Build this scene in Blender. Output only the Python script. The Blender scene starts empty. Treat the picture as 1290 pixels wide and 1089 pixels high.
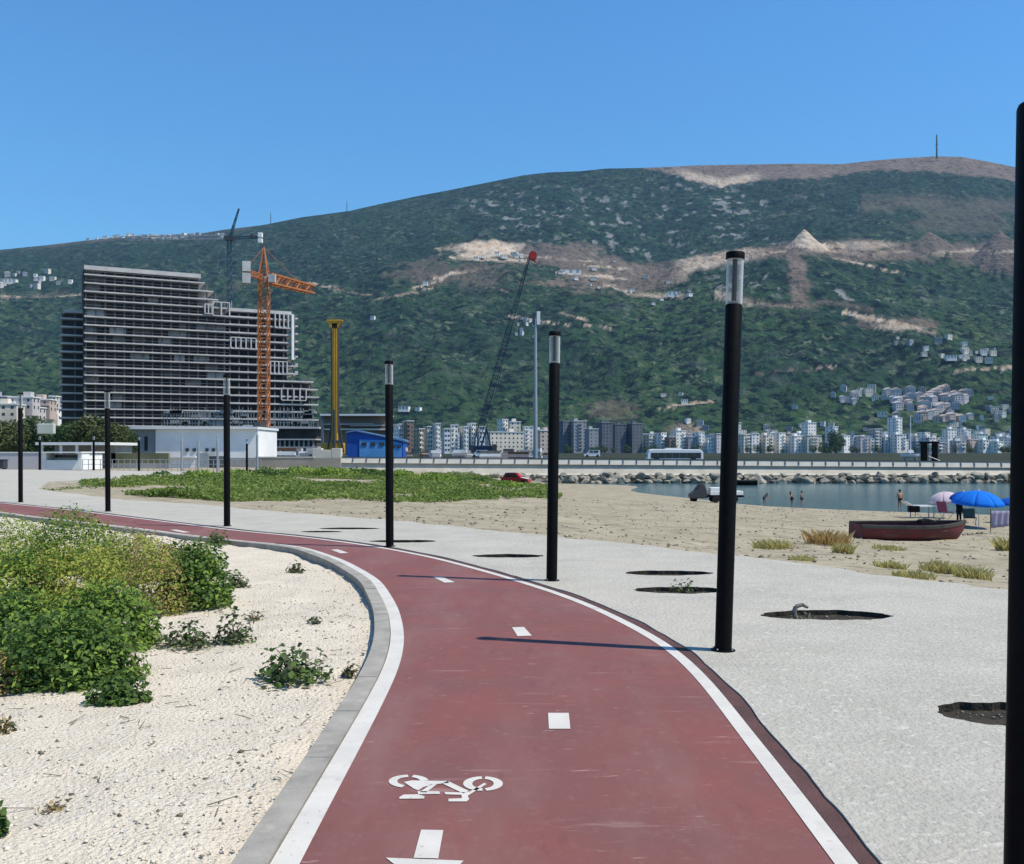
import bpy, bmesh, math, random
import numpy as np
from mathutils import Vector, Matrix
from mathutils.geometry import delaunay_2d_cdt

# ---------------------------------------------------------------- camera, sky, sun, exposure
scene = bpy.context.scene
C = scene.collection
FPX, CX, HZ, CAMH = 1200.0, 645.0, 569.0, 1.75      # focal length and horizon of the photograph (its own pixels)
cam_data = bpy.data.cameras.new('camera')
cam = bpy.data.objects.new('camera', cam_data); C.objects.link(cam)
cam.location = (0, 0, CAMH); cam.rotation_euler = (math.radians(90), 0, 0)
cam_data.sensor_width = 36.0; cam_data.lens = 36.0 * FPX / 1290.0
cam_data.shift_y = (HZ - 544.5) / 1290.0
cam_data.clip_start = 0.1; cam_data.clip_end = 40000
scene.camera = cam

TO_SUN = Vector((1.93, -0.53, 3.05)).normalized()
SUN_EL = math.asin(TO_SUN.z); SUN_AZ = math.atan2(TO_SUN.x, TO_SUN.y)
world = bpy.data.worlds.new('World'); scene.world = world; world.use_nodes = True
wn, wl = world.node_tree.nodes, world.node_tree.links
wn.clear()
w_out = wn.new('ShaderNodeOutputWorld'); w_bg = wn.new('ShaderNodeBackground'); w_sky = wn.new('ShaderNodeTexSky')
w_sky.sky_type = 'NISHITA'; w_sky.sun_disc = False
w_sky.sun_elevation = SUN_EL; w_sky.sun_rotation = SUN_AZ
w_sky.altitude = 0; w_sky.air_density = 1.7; w_sky.dust_density = 0.0; w_sky.ozone_density = 10.0
w_bg.inputs['Strength'].default_value = 0.118
w_tint = wn.new('ShaderNodeMix'); w_tint.data_type = 'RGBA'; w_tint.blend_type = 'MULTIPLY'; w_tint.inputs[0].default_value = 1.0; w_tint.inputs[7].default_value = (0.44, 0.77, 0.99, 1)
wl.new(w_sky.outputs[0], w_tint.inputs[6]); wl.new(w_tint.outputs[2], w_bg.inputs[0]); wl.new(w_bg.outputs[0], w_out.inputs[0])
sun_d = bpy.data.lights.new('sun', 'SUN'); sun_d.energy = 4.3; sun_d.angle = math.radians(0.53); sun_d.color = (1.0, 0.93, 0.80)
sun = bpy.data.objects.new('sun', sun_d); C.objects.link(sun)
sun.rotation_euler = TO_SUN.to_track_quat('Z', 'Y').to_euler(); sun.location = (30, -20, 60)
vs = scene.view_settings
vs.view_transform = 'Standard'; vs.look = 'None'; vs.gamma = 1.0; vs.exposure = 0.42; vs.use_curve_mapping = False
cy = scene.cycles
cy.max_bounces = 6; cy.diffuse_bounces = 3; cy.glossy_bounces = 3; cy.transmission_bounces = 4; cy.transparent_max_bounces = 8; cy.volume_bounces = 0
cy.use_denoising = True

random.seed(7)
RNG = np.random.default_rng(11)

# ---------------------------------------------------------------- helpers
def P(px, py, Y):                       # the place at depth Y seen at that pixel of the photograph
    return Vector(((px - CX) / FPX * Y, Y, CAMH - (py - HZ) / FPX * Y))
def G(px, py, z=0.0):                   # the place on the level z
    Y = (CAMH - z) * FPX / (py - HZ)
    return Vector(((px - CX) / FPX * Y, Y, z))
def XA(px, Y): return (px - CX) / FPX * Y
def ZA(py, Y): return CAMH - (py - HZ) / FPX * Y

class MB:
    def __init__(s): s.v = []; s.f = []; s.m = []
    def add(s, vs, fs, mi=0):
        o = len(s.v); s.v.extend([tuple(v) for v in vs]); s.f.extend([tuple(i + o for i in f) for f in fs]); s.m.extend([mi] * len(fs)); return s
    def box(s, c, d, rz=0, mi=0, M=None):
        hx, hy, hz = d[0] / 2, d[1] / 2, d[2] / 2
        vs = [Vector((x, y, z)) for x in (-hx, hx) for y in (-hy, hy) for z in (-hz, hz)]
        R = M if M is not None else Matrix.Rotation(rz, 3, 'Z')
        vs = [R @ v + Vector(c) for v in vs]
        return s.add(vs, [(0, 1, 3, 2), (4, 6, 7, 5), (0, 4, 5, 1), (2, 3, 7, 6), (0, 2, 6, 4), (1, 5, 7, 3)], mi)
    def b2(s, x0, x1, y0, y1, z0, z1, mi=0):
        return s.box(((x0 + x1) / 2, (y0 + y1) / 2, (z0 + z1) / 2), (x1 - x0, y1 - y0, z1 - z0), 0, mi)
    def tube(s, p0, p1, r0, r1=None, n=8, mi=0, caps=True):
        p0, p1 = Vector(p0), Vector(p1); r1 = r0 if r1 is None else r1
        a = (p1 - p0).normalized(); q = a.to_track_quat('Z', 'Y').to_matrix()
        vs = []
        for p, r in ((p0, r0), (p1, r1)):
            for k in range(n):
                t = 2 * math.pi * k / n + math.pi / n
                vs.append(p + q @ Vector((math.cos(t) * r, math.sin(t) * r, 0)))
        fs = [(k, (k + 1) % n, n + (k + 1) % n, n + k) for k in range(n)]
        if caps: fs += [tuple(range(n - 1, -1, -1)), tuple(range(n, 2 * n))]
        return s.add(vs, fs, mi)
    def lathe(s, prof, n=24, c=(0, 0, 0), mi=0, M=None):
        c = Vector(c); vs = []
        for r, z in prof:
            for k in range(n):
                t = 2 * math.pi * k / n; v = Vector((math.cos(t) * r, math.sin(t) * r, z))
                vs.append((M @ v if M is not None else v) + c)
        fs = [(j * n + k, j * n + (k + 1) % n, (j + 1) * n + (k + 1) % n, (j + 1) * n + k) for j in range(len(prof) - 1) for k in range(n)]
        fs += [tuple(range(n - 1, -1, -1)), tuple((len(prof) - 1) * n + k for k in range(n))]
        return s.add(vs, fs, mi)
    def prism(s, poly, z0, z1, mi=0):            # vertical prism on an xy polygon
        n = len(poly)
        vs = [(p[0], p[1], z0) for p in poly] + [(p[0], p[1], z1) for p in poly]
        fs = [tuple(range(n - 1, -1, -1)), tuple(range(n, 2 * n))] + [(k, (k + 1) % n, n + (k + 1) % n, n + k) for k in range(n)]
        return s.add(vs, fs, mi)
    def loft(s, rings, mi=0, caps=True, closed=True):
        n = len(rings[0]); vs = [v for r in rings for v in r]
        fs = [(j * n + k, j * n + (k + 1) % n, (j + 1) * n + (k + 1) % n, (j + 1) * n + k) for j in range(len(rings) - 1) for k in range(n if closed else n - 1)]
        if caps: fs += [tuple(range(n - 1, -1, -1)), tuple((len(rings) - 1) * n + k for k in range(n))]
        return s.add(vs, fs, mi)
    def build(s, name, mats, parent=None, smooth=False, loc=None, flip=False):
        me = bpy.data.meshes.new(name); me.from_pydata(s.v, [], s.f); me.update()
        bm = bmesh.new(); bm.from_mesh(me); bmesh.ops.recalc_face_normals(bm, faces=bm.faces[:]); bm.to_mesh(me); bm.free()
        mats = mats if isinstance(mats, (list, tuple)) else [mats]
        for m in mats: me.materials.append(m)
        if len(mats) > 1: me.polygons.foreach_set('material_index', s.m)
        if smooth:
            me.polygons.foreach_set('use_smooth', [True] * len(me.polygons))
        o = bpy.data.objects.new(name, me); C.objects.link(o)
        if smooth == 'auto':
            md = o.modifiers.new('edges', 'EDGE_SPLIT'); md.split_angle = math.radians(38)
        if parent: o.parent = parent
        if loc is not None: o.location = loc
        return o

def link_mesh(name, me, m=None, parent=None, loc=None):
    if m: me.materials.append(m)
    o = bpy.data.objects.new(name, me); C.objects.link(o)
    if parent: o.parent = parent
    if loc is not None: o.location = loc
    return o
def tag(o, label=None, cat=None, group=None, kind=None):
    if label: o['label'] = label
    if cat: o['category'] = cat
    if group: o['group'] = group
    if kind: o['kind'] = kind
    return o
def thing(name, label, cat, loc=(0, 0, 0), rz=0, group=None):
    o = bpy.data.objects.new(name, None); C.objects.link(o); o.location = loc; o.rotation_euler = (0, 0, rz); o.empty_display_size = 0.2
    return tag(o, label, cat, group)
def struct(o): o['kind'] = 'structure'; return o
def bevel(o, w=0.01, n=2):
    b = o.modifiers.new('bevel', 'BEVEL'); b.width = w; b.segments = n; b.limit_method = 'ANGLE'; return o
def copy_tree(o, label=None, parent=None):
    c = o.copy(); C.objects.link(c)
    if parent: c.parent = parent
    if label: c['label'] = label
    for ch in list(o.children): copy_tree(ch, None, c)
    return c
def grid_mesh(name, X, Y, Z, m):
    ny, nx = X.shape
    me = bpy.data.meshes.new(name)
    co = np.stack([X, Y, Z], -1).reshape(-1, 3).astype(np.float32)
    idx = np.arange(nx * ny).reshape(ny, nx)
    q = np.stack([idx[:-1, :-1], idx[:-1, 1:], idx[1:, 1:], idx[1:, :-1]], -1).reshape(-1, 4)
    me.vertices.add(len(co)); me.vertices.foreach_set('co', co.ravel())
    me.loops.add(q.size); me.loops.foreach_set('vertex_index', q.ravel().astype(np.int32))
    me.polygons.add(len(q)); me.polygons.foreach_set('loop_start', np.arange(0, q.size, 4, dtype=np.int32))
    me.update(); me.validate(); me.materials.append(m)
    me.polygons.foreach_set('use_smooth', [True] * len(me.polygons))
    return me
def soup_mesh(name, V, F, m, smooth=False):           # V (n,3), F (k,3) or (k,4) arrays
    me = bpy.data.meshes.new(name); k = F.shape[1]
    me.vertices.add(len(V)); me.vertices.foreach_set('co', np.asarray(V, np.float32).ravel())
    me.loops.add(F.size); me.loops.foreach_set('vertex_index', np.asarray(F, np.int32).ravel())
    me.polygons.add(len(F)); me.polygons.foreach_set('loop_start', np.arange(0, F.size, k, dtype=np.int32))
    me.update(); me.validate()
    if m: me.materials.append(m)
    if smooth: me.polygons.foreach_set('use_smooth', [True] * len(me.polygons))
    return me
def _hash(i, j, s):
    h = (i.astype(np.int64) * 374761393 + j.astype(np.int64) * 668265263 + s * 1442695041) & 0xFFFFFFFF
    h = ((h ^ (h >> 13)) * 1274126177) & 0xFFFFFFFF
    return ((h ^ (h >> 16)) & 0xFFFF) / 65535.0
def vnoise(x, y, s=0):
    i = np.floor(x); j = np.floor(y); u = x - i; v = y - j
    u = u * u * u * (u * (u * 6 - 15) + 10); v = v * v * v * (v * (v * 6 - 15) + 10)
    a = _hash(i, j, s); b = _hash(i + 1, j, s); c = _hash(i, j + 1, s); d = _hash(i + 1, j + 1, s)
    return (a * (1 - u) + b * u) * (1 - v) + (c * (1 - u) + d * u) * v
def fbm(x, y, s=0, o=5):
    t = 0; a = 1; n = 0
    for k in range(o):
        t = t + a * (vnoise(x, y, s + k) - 0.5); n += a; a *= 0.5; x = x * 2.03; y = y * 2.03
    return t / n * 2
def pip(x, y, poly):
    r = np.zeros(x.shape, bool); n = len(poly)
    for k in range(n):
        x0, y0 = poly[k][:2]; x1, y1 = poly[(k + 1) % n][:2]
        if y0 == y1: continue
        r ^= ((y0 > y) != (y1 > y)) & (x < (x1 - x0) * (y - y0) / (y1 - y0) + x0)
    return r
def curve(pts, step=0.12, sig=0.7):                  # dense, smoothed copy of a traced line (xy)
    p = np.array([(q[0], q[1]) for q in pts], float)
    d = np.r_[0, np.cumsum(np.hypot(*np.diff(p, axis=0).T))]
    s = np.arange(0, d[-1], step)
    q = np.stack([np.interp(s, d, p[:, 0]), np.interp(s, d, p[:, 1])], -1)
    k = int(3 * sig / step); w = np.exp(-0.5 * (np.arange(-k, k + 1) * step / sig) ** 2); w /= w.sum()
    e0 = q[0] + (q[0] - q[1]) * np.arange(k, 0, -1)[:, None]; e1 = q[-1] + (q[-1] - q[-2]) * np.arange(1, k + 1)[:, None]
    z = np.vstack([e0, q, e1])
    return np.stack([np.convolve(z[:, i], w, 'valid') for i in (0, 1)], -1)
def offset(q, d):                                    # parallel line, d to the left of travel
    t = np.gradient(q, axis=0); t /= np.linalg.norm(t, axis=1)[:, None]
    return q + np.stack([-t[:, 1], t[:, 0]], -1) * (d if np.isscalar(d) else np.asarray(d)[:, None])

# ---------------------------------------------------------------- materials
MATS = {}
def mat(name, c1, c2=None, scale=6.0, detail=6, rough=0.8, spec=0.3, bump=0.0, bscale=None, metal=0.0, lo=0.35, hi=0.65, stretch=None, island=0.0, bdist=0.02):
    m = bpy.data.materials.new(name); m.use_nodes = True; MATS[name] = m
    N, L = m.node_tree.nodes, m.node_tree.links
    b = N['Principled BSDF']; b.inputs['Roughness'].default_value = rough; b.inputs['Metallic'].default_value = metal
    b.inputs['Specular IOR Level'].default_value = spec
    b.inputs['Base Color'].default_value = (*c1, 1)
    m.diffuse_color = (*c1, 1)
    if c2 is None and not bump and not island: return m
    tc = N.new('ShaderNodeTexCoord'); src = tc.outputs['Object']
    if stretch:
        mp = N.new('ShaderNodeMapping'); mp.inputs['Scale'].default_value = stretch; L.new(src, mp.inputs['Vector']); src = mp.outputs[0]
    if c2 is not None:
        n = N.new('ShaderNodeTexNoise'); n.inputs['Scale'].default_value = scale; n.inputs['Detail'].default_value = detail; n.inputs['Roughness'].default_value = 0.6
        L.new(src, n.inputs['Vector'])
        r = N.new('ShaderNodeMapRange'); r.inputs[1].default_value = lo; r.inputs[2].default_value = hi
        L.new(n.outputs['Fac'], r.inputs[0]); fac = r.outputs[0]
        if island:
            g = N.new('ShaderNodeNewGeometry'); mx = N.new('ShaderNodeMix'); mx.inputs[0].default_value = island
            L.new(fac, mx.inputs[2]); L.new(g.outputs['Random Per Island'], mx.inputs[3]); fac = mx.outputs[0]
        x = N.new('ShaderNodeMix'); x.data_type = 'RGBA'; x.inputs[6].default_value = (*c1, 1); x.inputs[7].default_value = (*c2, 1)
        L.new(fac, x.inputs[0]); L.new(x.outputs[2], b.inputs['Base Color'])
    if bump:
        n2 = N.new('ShaderNodeTexNoise'); n2.inputs['Scale'].default_value = bscale or scale * 3; n2.inputs['Detail'].default_value = 5; L.new(src, n2.inputs['Vector'])
        bp = N.new('ShaderNodeBump'); bp.inputs['Strength'].default_value = bump; bp.inputs['Distance'].default_value = bdist
        L.new(n2.outputs['Fac'], bp.inputs['Height']); L.new(bp.outputs[0], b.inputs['Normal'])
    return m
def layer(m, col, scale, lo, hi, stretch=None, amount=1.0, kind='noise', detail=5, seed=0.0):
    """lay patches of another real colour (stains, dust, flecks) over a material's base colour"""
    N, L = m.node_tree.nodes, m.node_tree.links; b = N['Principled BSDF']
    tc = N.new('ShaderNodeTexCoord'); mp = N.new('ShaderNodeMapping'); mp.inputs['Location'].default_value = (seed, seed * 1.7, seed * 0.3)
    if stretch: mp.inputs['Scale'].default_value = stretch
    L.new(tc.outputs['Object'], mp.inputs['Vector'])
    if kind == 'noise':
        n = N.new('ShaderNodeTexNoise'); n.inputs['Scale'].default_value = scale; n.inputs['Detail'].default_value = detail; n.inputs['Roughness'].default_value = 0.62; o = n.outputs['Fac']
    else:
        n = N.new('ShaderNodeTexVoronoi'); n.inputs['Scale'].default_value = scale; o = n.outputs['Color'] if kind == 'cell' else n.outputs['Distance']
    L.new(mp.outputs[0], n.inputs['Vector'])
    r = N.new('ShaderNodeMapRange'); r.inputs[1].default_value = lo; r.inputs[2].default_value = hi; r.inputs[4].default_value = amount
    L.new(o, r.inputs[0])
    x = N.new('ShaderNodeMix'); x.data_type = 'RGBA'; x.inputs[7].default_value = (*col, 1)
    old = b.inputs['Base Color'].links[0].from_socket if b.inputs['Base Color'].links else None
    if old: L.new(old, x.inputs[6])
    else: x.inputs[6].default_value = b.inputs['Base Color'].default_value
    L.new(r.outputs[0], x.inputs[0]); L.new(x.outputs[2], b.inputs['Base Color'])
    return m

M_PATH = mat('red_asphalt', (0.208, 0.073, 0.063), (0.172, 0.074, 0.066), 1.3, 8, 0.75, 0.25, 0.7, 220, bdist=0.005)
layer(M_PATH, (0.22, 0.115, 0.10), 0.9, 0.48, 0.72, (1.5, 0.5, 1), 0.8, seed=3)
layer(M_PATH, (0.26, 0.15, 0.13), 14, 0.55, 0.75, None, 0.35, seed=33)
layer(M_PATH, (0.12, 0.05, 0.048), 40, 0.60, 0.75, None, 0.5, seed=35)
layer(M_PATH, (0.38, 0.25, 0.22), 3.0, 0.62, 0.76, (0.4, 2.6, 1), 0.6, seed=9)
layer(M_PATH, (0.42, 0.29, 0.26), 9.0, 0.66, 0.73, (0.5, 2.0, 1), 0.7, seed=21)
layer(M_PATH, (0.13, 0.045, 0.045), 5.0, 0.60, 0.8, (2.0, 0.4, 1), 0.6, seed=14)
M_LINE = mat('white_road_paint', (0.60, 0.565, 0.495), (0.52, 0.49, 0.43), 3, 6, 0.6, 0.3, 0.3, 200, bdist=0.003)
layer(M_LINE, (0.38, 0.33, 0.31), 4, 0.56, 0.78, None, 0.6, seed=4)
layer(M_LINE, (0.30, 0.16, 0.15), 34, 0.62, 0.72, None, 0.75, seed=44)
M_KERB = mat('kerb_concrete', (0.345, 0.32, 0.275), (0.24, 0.225, 0.19), 3.5, 8, 0.9, 0.2, 0.6, 90, bdist=0.006)
layer(M_KERB, (0.44, 0.41, 0.35), 6, 0.58, 0.75, None, 0.7, seed=7)
M_PAVE = mat('rough_concrete_paving', (0.425, 0.402, 0.340), (0.365, 0.345, 0.29), 1.1, 8, 0.92, 0.2, 0.85, 30, bdist=0.025)
layer(M_PAVE, (0.53, 0.505, 0.435), 13, 0.55, 0.68, (0.8, 1.25, 1), 0.9, seed=2)
layer(M_PAVE, (0.25, 0.245, 0.225), 12, 0.60, 0.74, (0.7, 1.3, 1), 0.65, seed=6)
layer(M_PAVE, (0.30, 0.285, 0.25), 1.6, 0.58, 0.75, (0.5, 1.2, 1), 0.5, seed=16)
layer(M_PAVE, (0.47, 0.43, 0.355), 0.35, 0.50, 0.72, None, 0.7, seed=13)
M_GRAVEL = mat('white_limestone_sand', (0.66, 0.58, 0.455), (0.58, 0.51, 0.40), 2.2, 9, 0.95, 0.15, 1.0, 38, bdist=0.035)
layer(M_GRAVEL, (0.72, 0.68, 0.60), 9, 0.58, 0.74, None, 0.8, seed=5)
layer(M_GRAVEL, (0.34, 0.29, 0.22), 22, 0.68, 0.80, (0.7, 1.2, 1), 0.5, seed=8)
layer(M_GRAVEL, (0.52, 0.46, 0.37), 0.8, 0.52, 0.75, (0.6, 1.4, 1), 0.5, seed=18)
layer(M_GRAVEL, (0.20, 0.18, 0.145), 30, 0.67, 0.74, (0.6, 1.2, 1), 0.8, seed=28)
M_STONE = mat('limestone_chips', (0.68, 0.61, 0.49), (0.54, 0.48, 0.385), 8, 3, 0.9, 0.2, island=0.9)
M_SAND = mat('beach_sand', (0.345, 0.300, 0.210), (0.28, 0.242, 0.170), 0.5, 9, 0.95, 0.15, 1.0, 3.2, bdist=0.10)
layer(M_SAND, (0.42, 0.375, 0.275), 1.4, 0.56, 0.72, (0.6, 1.2, 1), 0.8, seed=5)
layer(M_SAND, (0.15, 0.125, 0.085), 1.7, 0.54, 0.63, (0.5, 1.4, 1), 0.7, seed=11)
layer(M_SAND, (0.22, 0.20, 0.10), 0.6, 0.55, 0.72, (0.8, 1.1, 1), 0.6, seed=31)
M_BLACK = mat('black_paint', (0.0035, 0.0035, 0.004), (0.006, 0.006, 0.006), 14, 5, 0.5, 0.07)
M_SOIL = mat('dark_pit_soil', (0.03, 0.027, 0.022), (0.055, 0.048, 0.036), 9, 6, 0.95, 0.1, 0.8, 30)
M_STEELG = mat('galvanised_steel', (0.36, 0.38, 0.39), (0.28, 0.30, 0.31), 3, 4, 0.5, 0.4, metal=0.3)
M_WHITE = mat('white_render', (0.84, 0.83, 0.80), (0.74, 0.73, 0.70), 0.6, 6, 0.85, 0.2)
# ---------------------------------------------------------------- the traced lines of the path (level z = 0)
L_PX = [(469, 914), (505, 840), (511, 803), (503, 767), (480, 731), (435, 706), (382, 688.5), (310, 682), (242, 674.5), (186, 667), (45, 651), (0, 645), (-60, 639), (-200, 630), (-420, 621)]
R_PX = [(842, 819), (804, 796), (740, 764), (692, 746), (621, 724), (550, 704.6), (492.6, 693), (443, 685), (371, 676), (300, 669.5), (200, 657), (93, 643.5), (0, 634), (-60, 629.5), (-200, 621.5), (-420, 614)]
Lc = curve([(-0.9, -9), (-0.9, 4.0), (-0.9, 5.0)] + [G(*p) for p in L_PX], 0.12, 0.55)      # inner edge of the left white line
Rc = curve([(1.33, -9), (1.36, 4.0), (1.39, 4.9), (1.40, 6.0), (1.43, 7.2)] + [G(*p) for p in R_PX], 0.12, 0.55)
LINE_W = 0.125
L_out = offset(Lc, LINE_W); R_out = offset(Rc, -0.10)
kw = 0.15 + 0 * np.arange(len(Lc))
K_in = offset(Lc, LINE_W + 0.006); K_out = offset(Lc, LINE_W + 0.006 + 0.15)
s_r = np.arange(len(Rc)) * 0.12
wav = 0.10 + 0.03 * (vnoise(s_r * 1.6, s_r * 0, 3) - 0.5) + 0.022 * (vnoise(s_r * 5.0, s_r * 0 + 9, 4) - 0.5)
P_edge = offset(Rc, -(0.10 + np.clip(wav, 0.05, 0.16)))           # ragged edge of the paving beside the red asphalt

def flat_poly(polys, z, holes_pts=None):
    """triangulate closed outlines (first = outer, others = holes) on the level z"""
    vs, es = [], []
    for q in polys:
        o = len(vs); n = len(q); vs += [Vector((float(p[0]), float(p[1]))) for p in q]; es += [(o + k, o + (k + 1) % n) for k in range(n)]
    ov, oe, of, *_ = delaunay_2d_cdt(vs, es, [], 0, 1e-5)
    outer = polys[0]; cen = np.array([np.mean([ov[i] for i in f], axis=0) for f in of])
    keep = pip(cen[:, 0], cen[:, 1], outer)
    for h in polys[1:]: keep &= ~pip(cen[:, 0], cen[:, 1], h)
    return [(v[0], v[1], z) for v in ov], [tuple(f) for f, k in zip(of, keep) if k]
def strip(A, B, z):
    n = min(len(A), len(B)); vs = [(*A[k], z) for k in range(n)] + [(*B[k], z) for k in range(n)]
    return vs, [(k, k + 1, n + k + 1, n + k) for k in range(n - 1)]

# red cycle path, with its lines and marks lying 4 mm proud
far_r = offset(Rc, -0.32)
path_poly = np.vstack([L_out[::2], far_r[::-2]])
vs, fs = flat_poly([path_poly], 0.0)
path = MB().add(vs, fs).build('bike_path', M_PATH); struct(path)
for nm, A, B in (('edge_line', Lc, L_out), ('edge_line', R_out, Rc)):
    v, f = strip(A, B, 0.004); MB().add(v, f).build(nm, M_LINE, path)
def mark(name, polys, z=0.004):
    mb = MB()
    for q in polys:
        g = [G(*p) for p in q]; v, f = flat_poly([[(a.x, a.y) for a in g]], z); mb.add(v, f)
    return mb.build(name, M_LINE, path)
M_EDGE_SHADE = mat('shaded_asphalt_edge', (0.075, 0.042, 0.038), (0.12, 0.06, 0.055), 3, 7, 0.85, 0.2, 0.8, 70, bdist=0.01)  # asphalt beyond the white line, shade along the paving edge painted into its colour
v, f = strip(offset(R_out, -0.004), offset(Rc, -0.30), 0.003); MB().add(v, f).build('asphalt_edge_shade', M_EDGE_SHADE, path)
mark('centre_dash', [[(690.5, 899), (716.5, 899), (718.5, 919), (691.5, 919)]])
mark('centre_dash', [[(645, 791), (660, 790.5), (670, 801.5), (652, 802)]])
mark('centre_dash', [[(545, 727), (557, 727.2), (573, 734), (560, 734.5)]])
mark('centre_dash', [[(417, 693), (426, 692.6), (439, 697), (429, 697.6)]])
mark('centre_dash', [[(214, 668), (222, 667.6), (240, 671), (231, 671.4)]])
mark('arrow_marking', [[(530.5, 1046.5), (558.5, 1047), (552, 1082.8), (521, 1082)], [(486, 1081.8), (584, 1085.6), (545, 1128)]])
def Z5(pts): return [(470 + x / 6.79, 960 + y / 6.79) for x, y in pts]
def ring(cx, cy, rx, ry, ix, iy, a0, a1, n=18):
    o = [(cx + rx * math.cos(math.radians(a0 + (a1 - a0) * k / n)), cy + ry * math.sin(math.radians(a0 + (a1 - a0) * k / n))) for k in range(n + 1)]
    i = [(cx + ix * math.cos(math.radians(a0 + (a1 - a0) * k / n)), cy + iy * math.sin(math.radians(a0 + (a1 - a0) * k / n))) for k in range(n + 1)]
    return Z5(o + i[::-1])
def bar(x0, y0, x1, y1, wx, wy):
    return Z5([(x0 - wx, y0 - wy), (x1 - wx, y1 - wy), (x1 + wx, y1 + wy), (x0 + wx, y0 + wy)])
bike = [ring(305, 172, 172, 56, 98, 36, 110, 268), ring(305, 172, 172, 56, 98, 36, 284, 352),
        ring(940, 192, 170, 62, 92, 40, 92, 266), ring(940, 192, 170, 62, 92, 40, 278, 360), ring(940, 192, 170, 62, 92, 40, 0, 80),
        Z5([(262, 178), (330, 165), (640, 170), (650, 186), (520, 198), (430, 222), (385, 250), (350, 236)]),
        Z5([(640, 170), (820, 256), (770, 276), (590, 190)]), Z5([(490, 200), (545, 198), (455, 268), (400, 266)]),
        Z5([(380, 258), (565, 258), (575, 281), (385, 283)]), Z5([(225, 308), (262, 286), (385, 284), (440, 300), (436, 321), (225, 322)]),
        Z5([(608, 264), (745, 268), (825, 262), (950, 186), (972, 196), (810, 296), (822, 326), (800, 345), (645, 345), (645, 322), (760, 318), (755, 288), (620, 284)])]
mark('bicycle_symbol', bike)

# kerb of single concrete stones on the left of the path
kerb = MB()
v, f = strip(K_out, K_in, -0.10); kerb.add(v, f); kerb = struct(kerb.build('kerb', M_KERB))
k = 0
cum = np.r_[0, np.cumsum(np.hypot(*np.diff(K_in, axis=0).T))]
while k + 9 < len(Lc):
    e = min(k + 8, len(Lc) - 1)
    A, B = K_in[k:e + 1].copy(), K_out[k:e + 1].copy()
    d0 = (A[1] - A[0]); d0 /= np.linalg.norm(d0); A[0] += d0 * 0.006; B[0] += d0 * 0.006
    dz = random.uniform(-0.003, 0.003); zt = 0.018 + dz
    n = len(A)
    rings = [[(*A[i], -0.16), (*A[i], zt), (*B[i], zt), (*B[i], -0.16)] for i in range(n)]
    o = MB().loft(rings).build('kerb_stone', M_KERB, kerb)
    k = e
    if Lc[k][1] > 34: break

M_SOILST = mat('pit_pebbles', (.10, .09, .075), (.30, .27, .22), 8, 3, .95, .1, island=1.0)
def stones(n, reg, smin, smax, zf, poly_in=None, poly_out=None, seed=1, power=2.2):
    r = np.random.default_rng(seed); c = []
    while sum(map(len, c)) < n:
        x = r.uniform(reg[0], reg[1], n); u = r.random(n); y = reg[2] + (reg[3] - reg[2]) * u ** 1.6
        k = np.ones(n, bool)
        if poly_in is not None: k &= pip(x, y, poly_in)
        if poly_out is not None: k &= ~pip(x, y, poly_out)
        c.append(np.stack([x[k], y[k]], -1))
    c = np.vstack(c)[:n]; s = smin + (smax - smin) * r.random(n) ** power
    base = np.array([(1, 0, 0), (-1, 0, 0), (0, 1, 0), (0, -1, 0), (0, 0, 1), (0, 0, -1)], float)
    F0 = np.array([(0, 2, 4), (2, 1, 4), (1, 3, 4), (3, 0, 4), (2, 0, 5), (1, 2, 5), (3, 1, 5), (0, 3, 5)])
    V = base[None] * r.uniform(0.55, 1.25, (n, 6, 1)) * s[:, None, None]; V[:, :, 2] *= 0.6
    V += r.normal(0, 0.15, V.shape) * s[:, None, None]
    a = r.uniform(0, 6.28, n); ca, sa = np.cos(a)[:, None], np.sin(a)[:, None]
    V = np.stack([V[:, :, 0] * ca - V[:, :, 1] * sa, V[:, :, 0] * sa + V[:, :, 1] * ca, V[:, :, 2]], -1)
    V[:, :, 0] += c[:, 0:1]; V[:, :, 1] += c[:, 1:2]; V[:, :, 2] += (zf(c[:, 0], c[:, 1]) + s * 0.2)[:, None]
    return V.reshape(-1, 3), (F0[None] + (np.arange(n) * 6)[:, None, None]).reshape(-1, 3)

# pale paving to the right, with tree pits left open
PZ = 0.014
pits = [(1040, 775, 81, 0.31, 'tree pit with a grey cut root standing in it, right of the nearest leaning-free lamp post'),
        (856, 743.5, 58, 0.29, ''), (842, 722, 55, 0.28, ''), (640, 700.5, 45, 0.27, ''), (508, 682, 42, 0.27, ''),
        (440, 666, 38, 0.26, ''), (405, 670, 26, 0.2, ''), (1262, 899, 78, 0.30, '')]
pit_geo = []
for px, py, hw, ry, _ in pits:
    c = G(px, py, PZ); pit_geo.append((c.x, c.y, hw * c.y / FPX, ry))
def pit_ring(g, n=72, gr=1.0):
    a = [2 * math.pi * k / n for k in range(n)]
    return [(g[0] + g[2] * gr * math.cos(t) * (1 + 0.03 * math.sin(5 * t + g[0]) + 0.02 * math.sin(13 * t + g[1]) + 0.015 * math.sin(23 * t)), g[1] + g[3] * gr * math.sin(t) * (1 + 0.07 * math.sin(3 * t + g[1]) + 0.05 * math.sin(9 * t + g[0]) + 0.03 * math.sin(17 * t))) for t in a]
edge_px = [(62, 607), (48, 616), (75, 620), (153, 629.6), (256, 636), (330, 643), (508, 657), (614, 668), (688, 675), (760, 682), (850, 691.5), (950, 703), (1029, 711), (1119, 727), (1213, 735), (1266, 744), (1340, 752)]
far_edge = [G(*p, PZ) for p in edge_px]
sand_edge = curve([(p.x, p.y) for p in far_edge], 0.3, 0.5)
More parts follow.
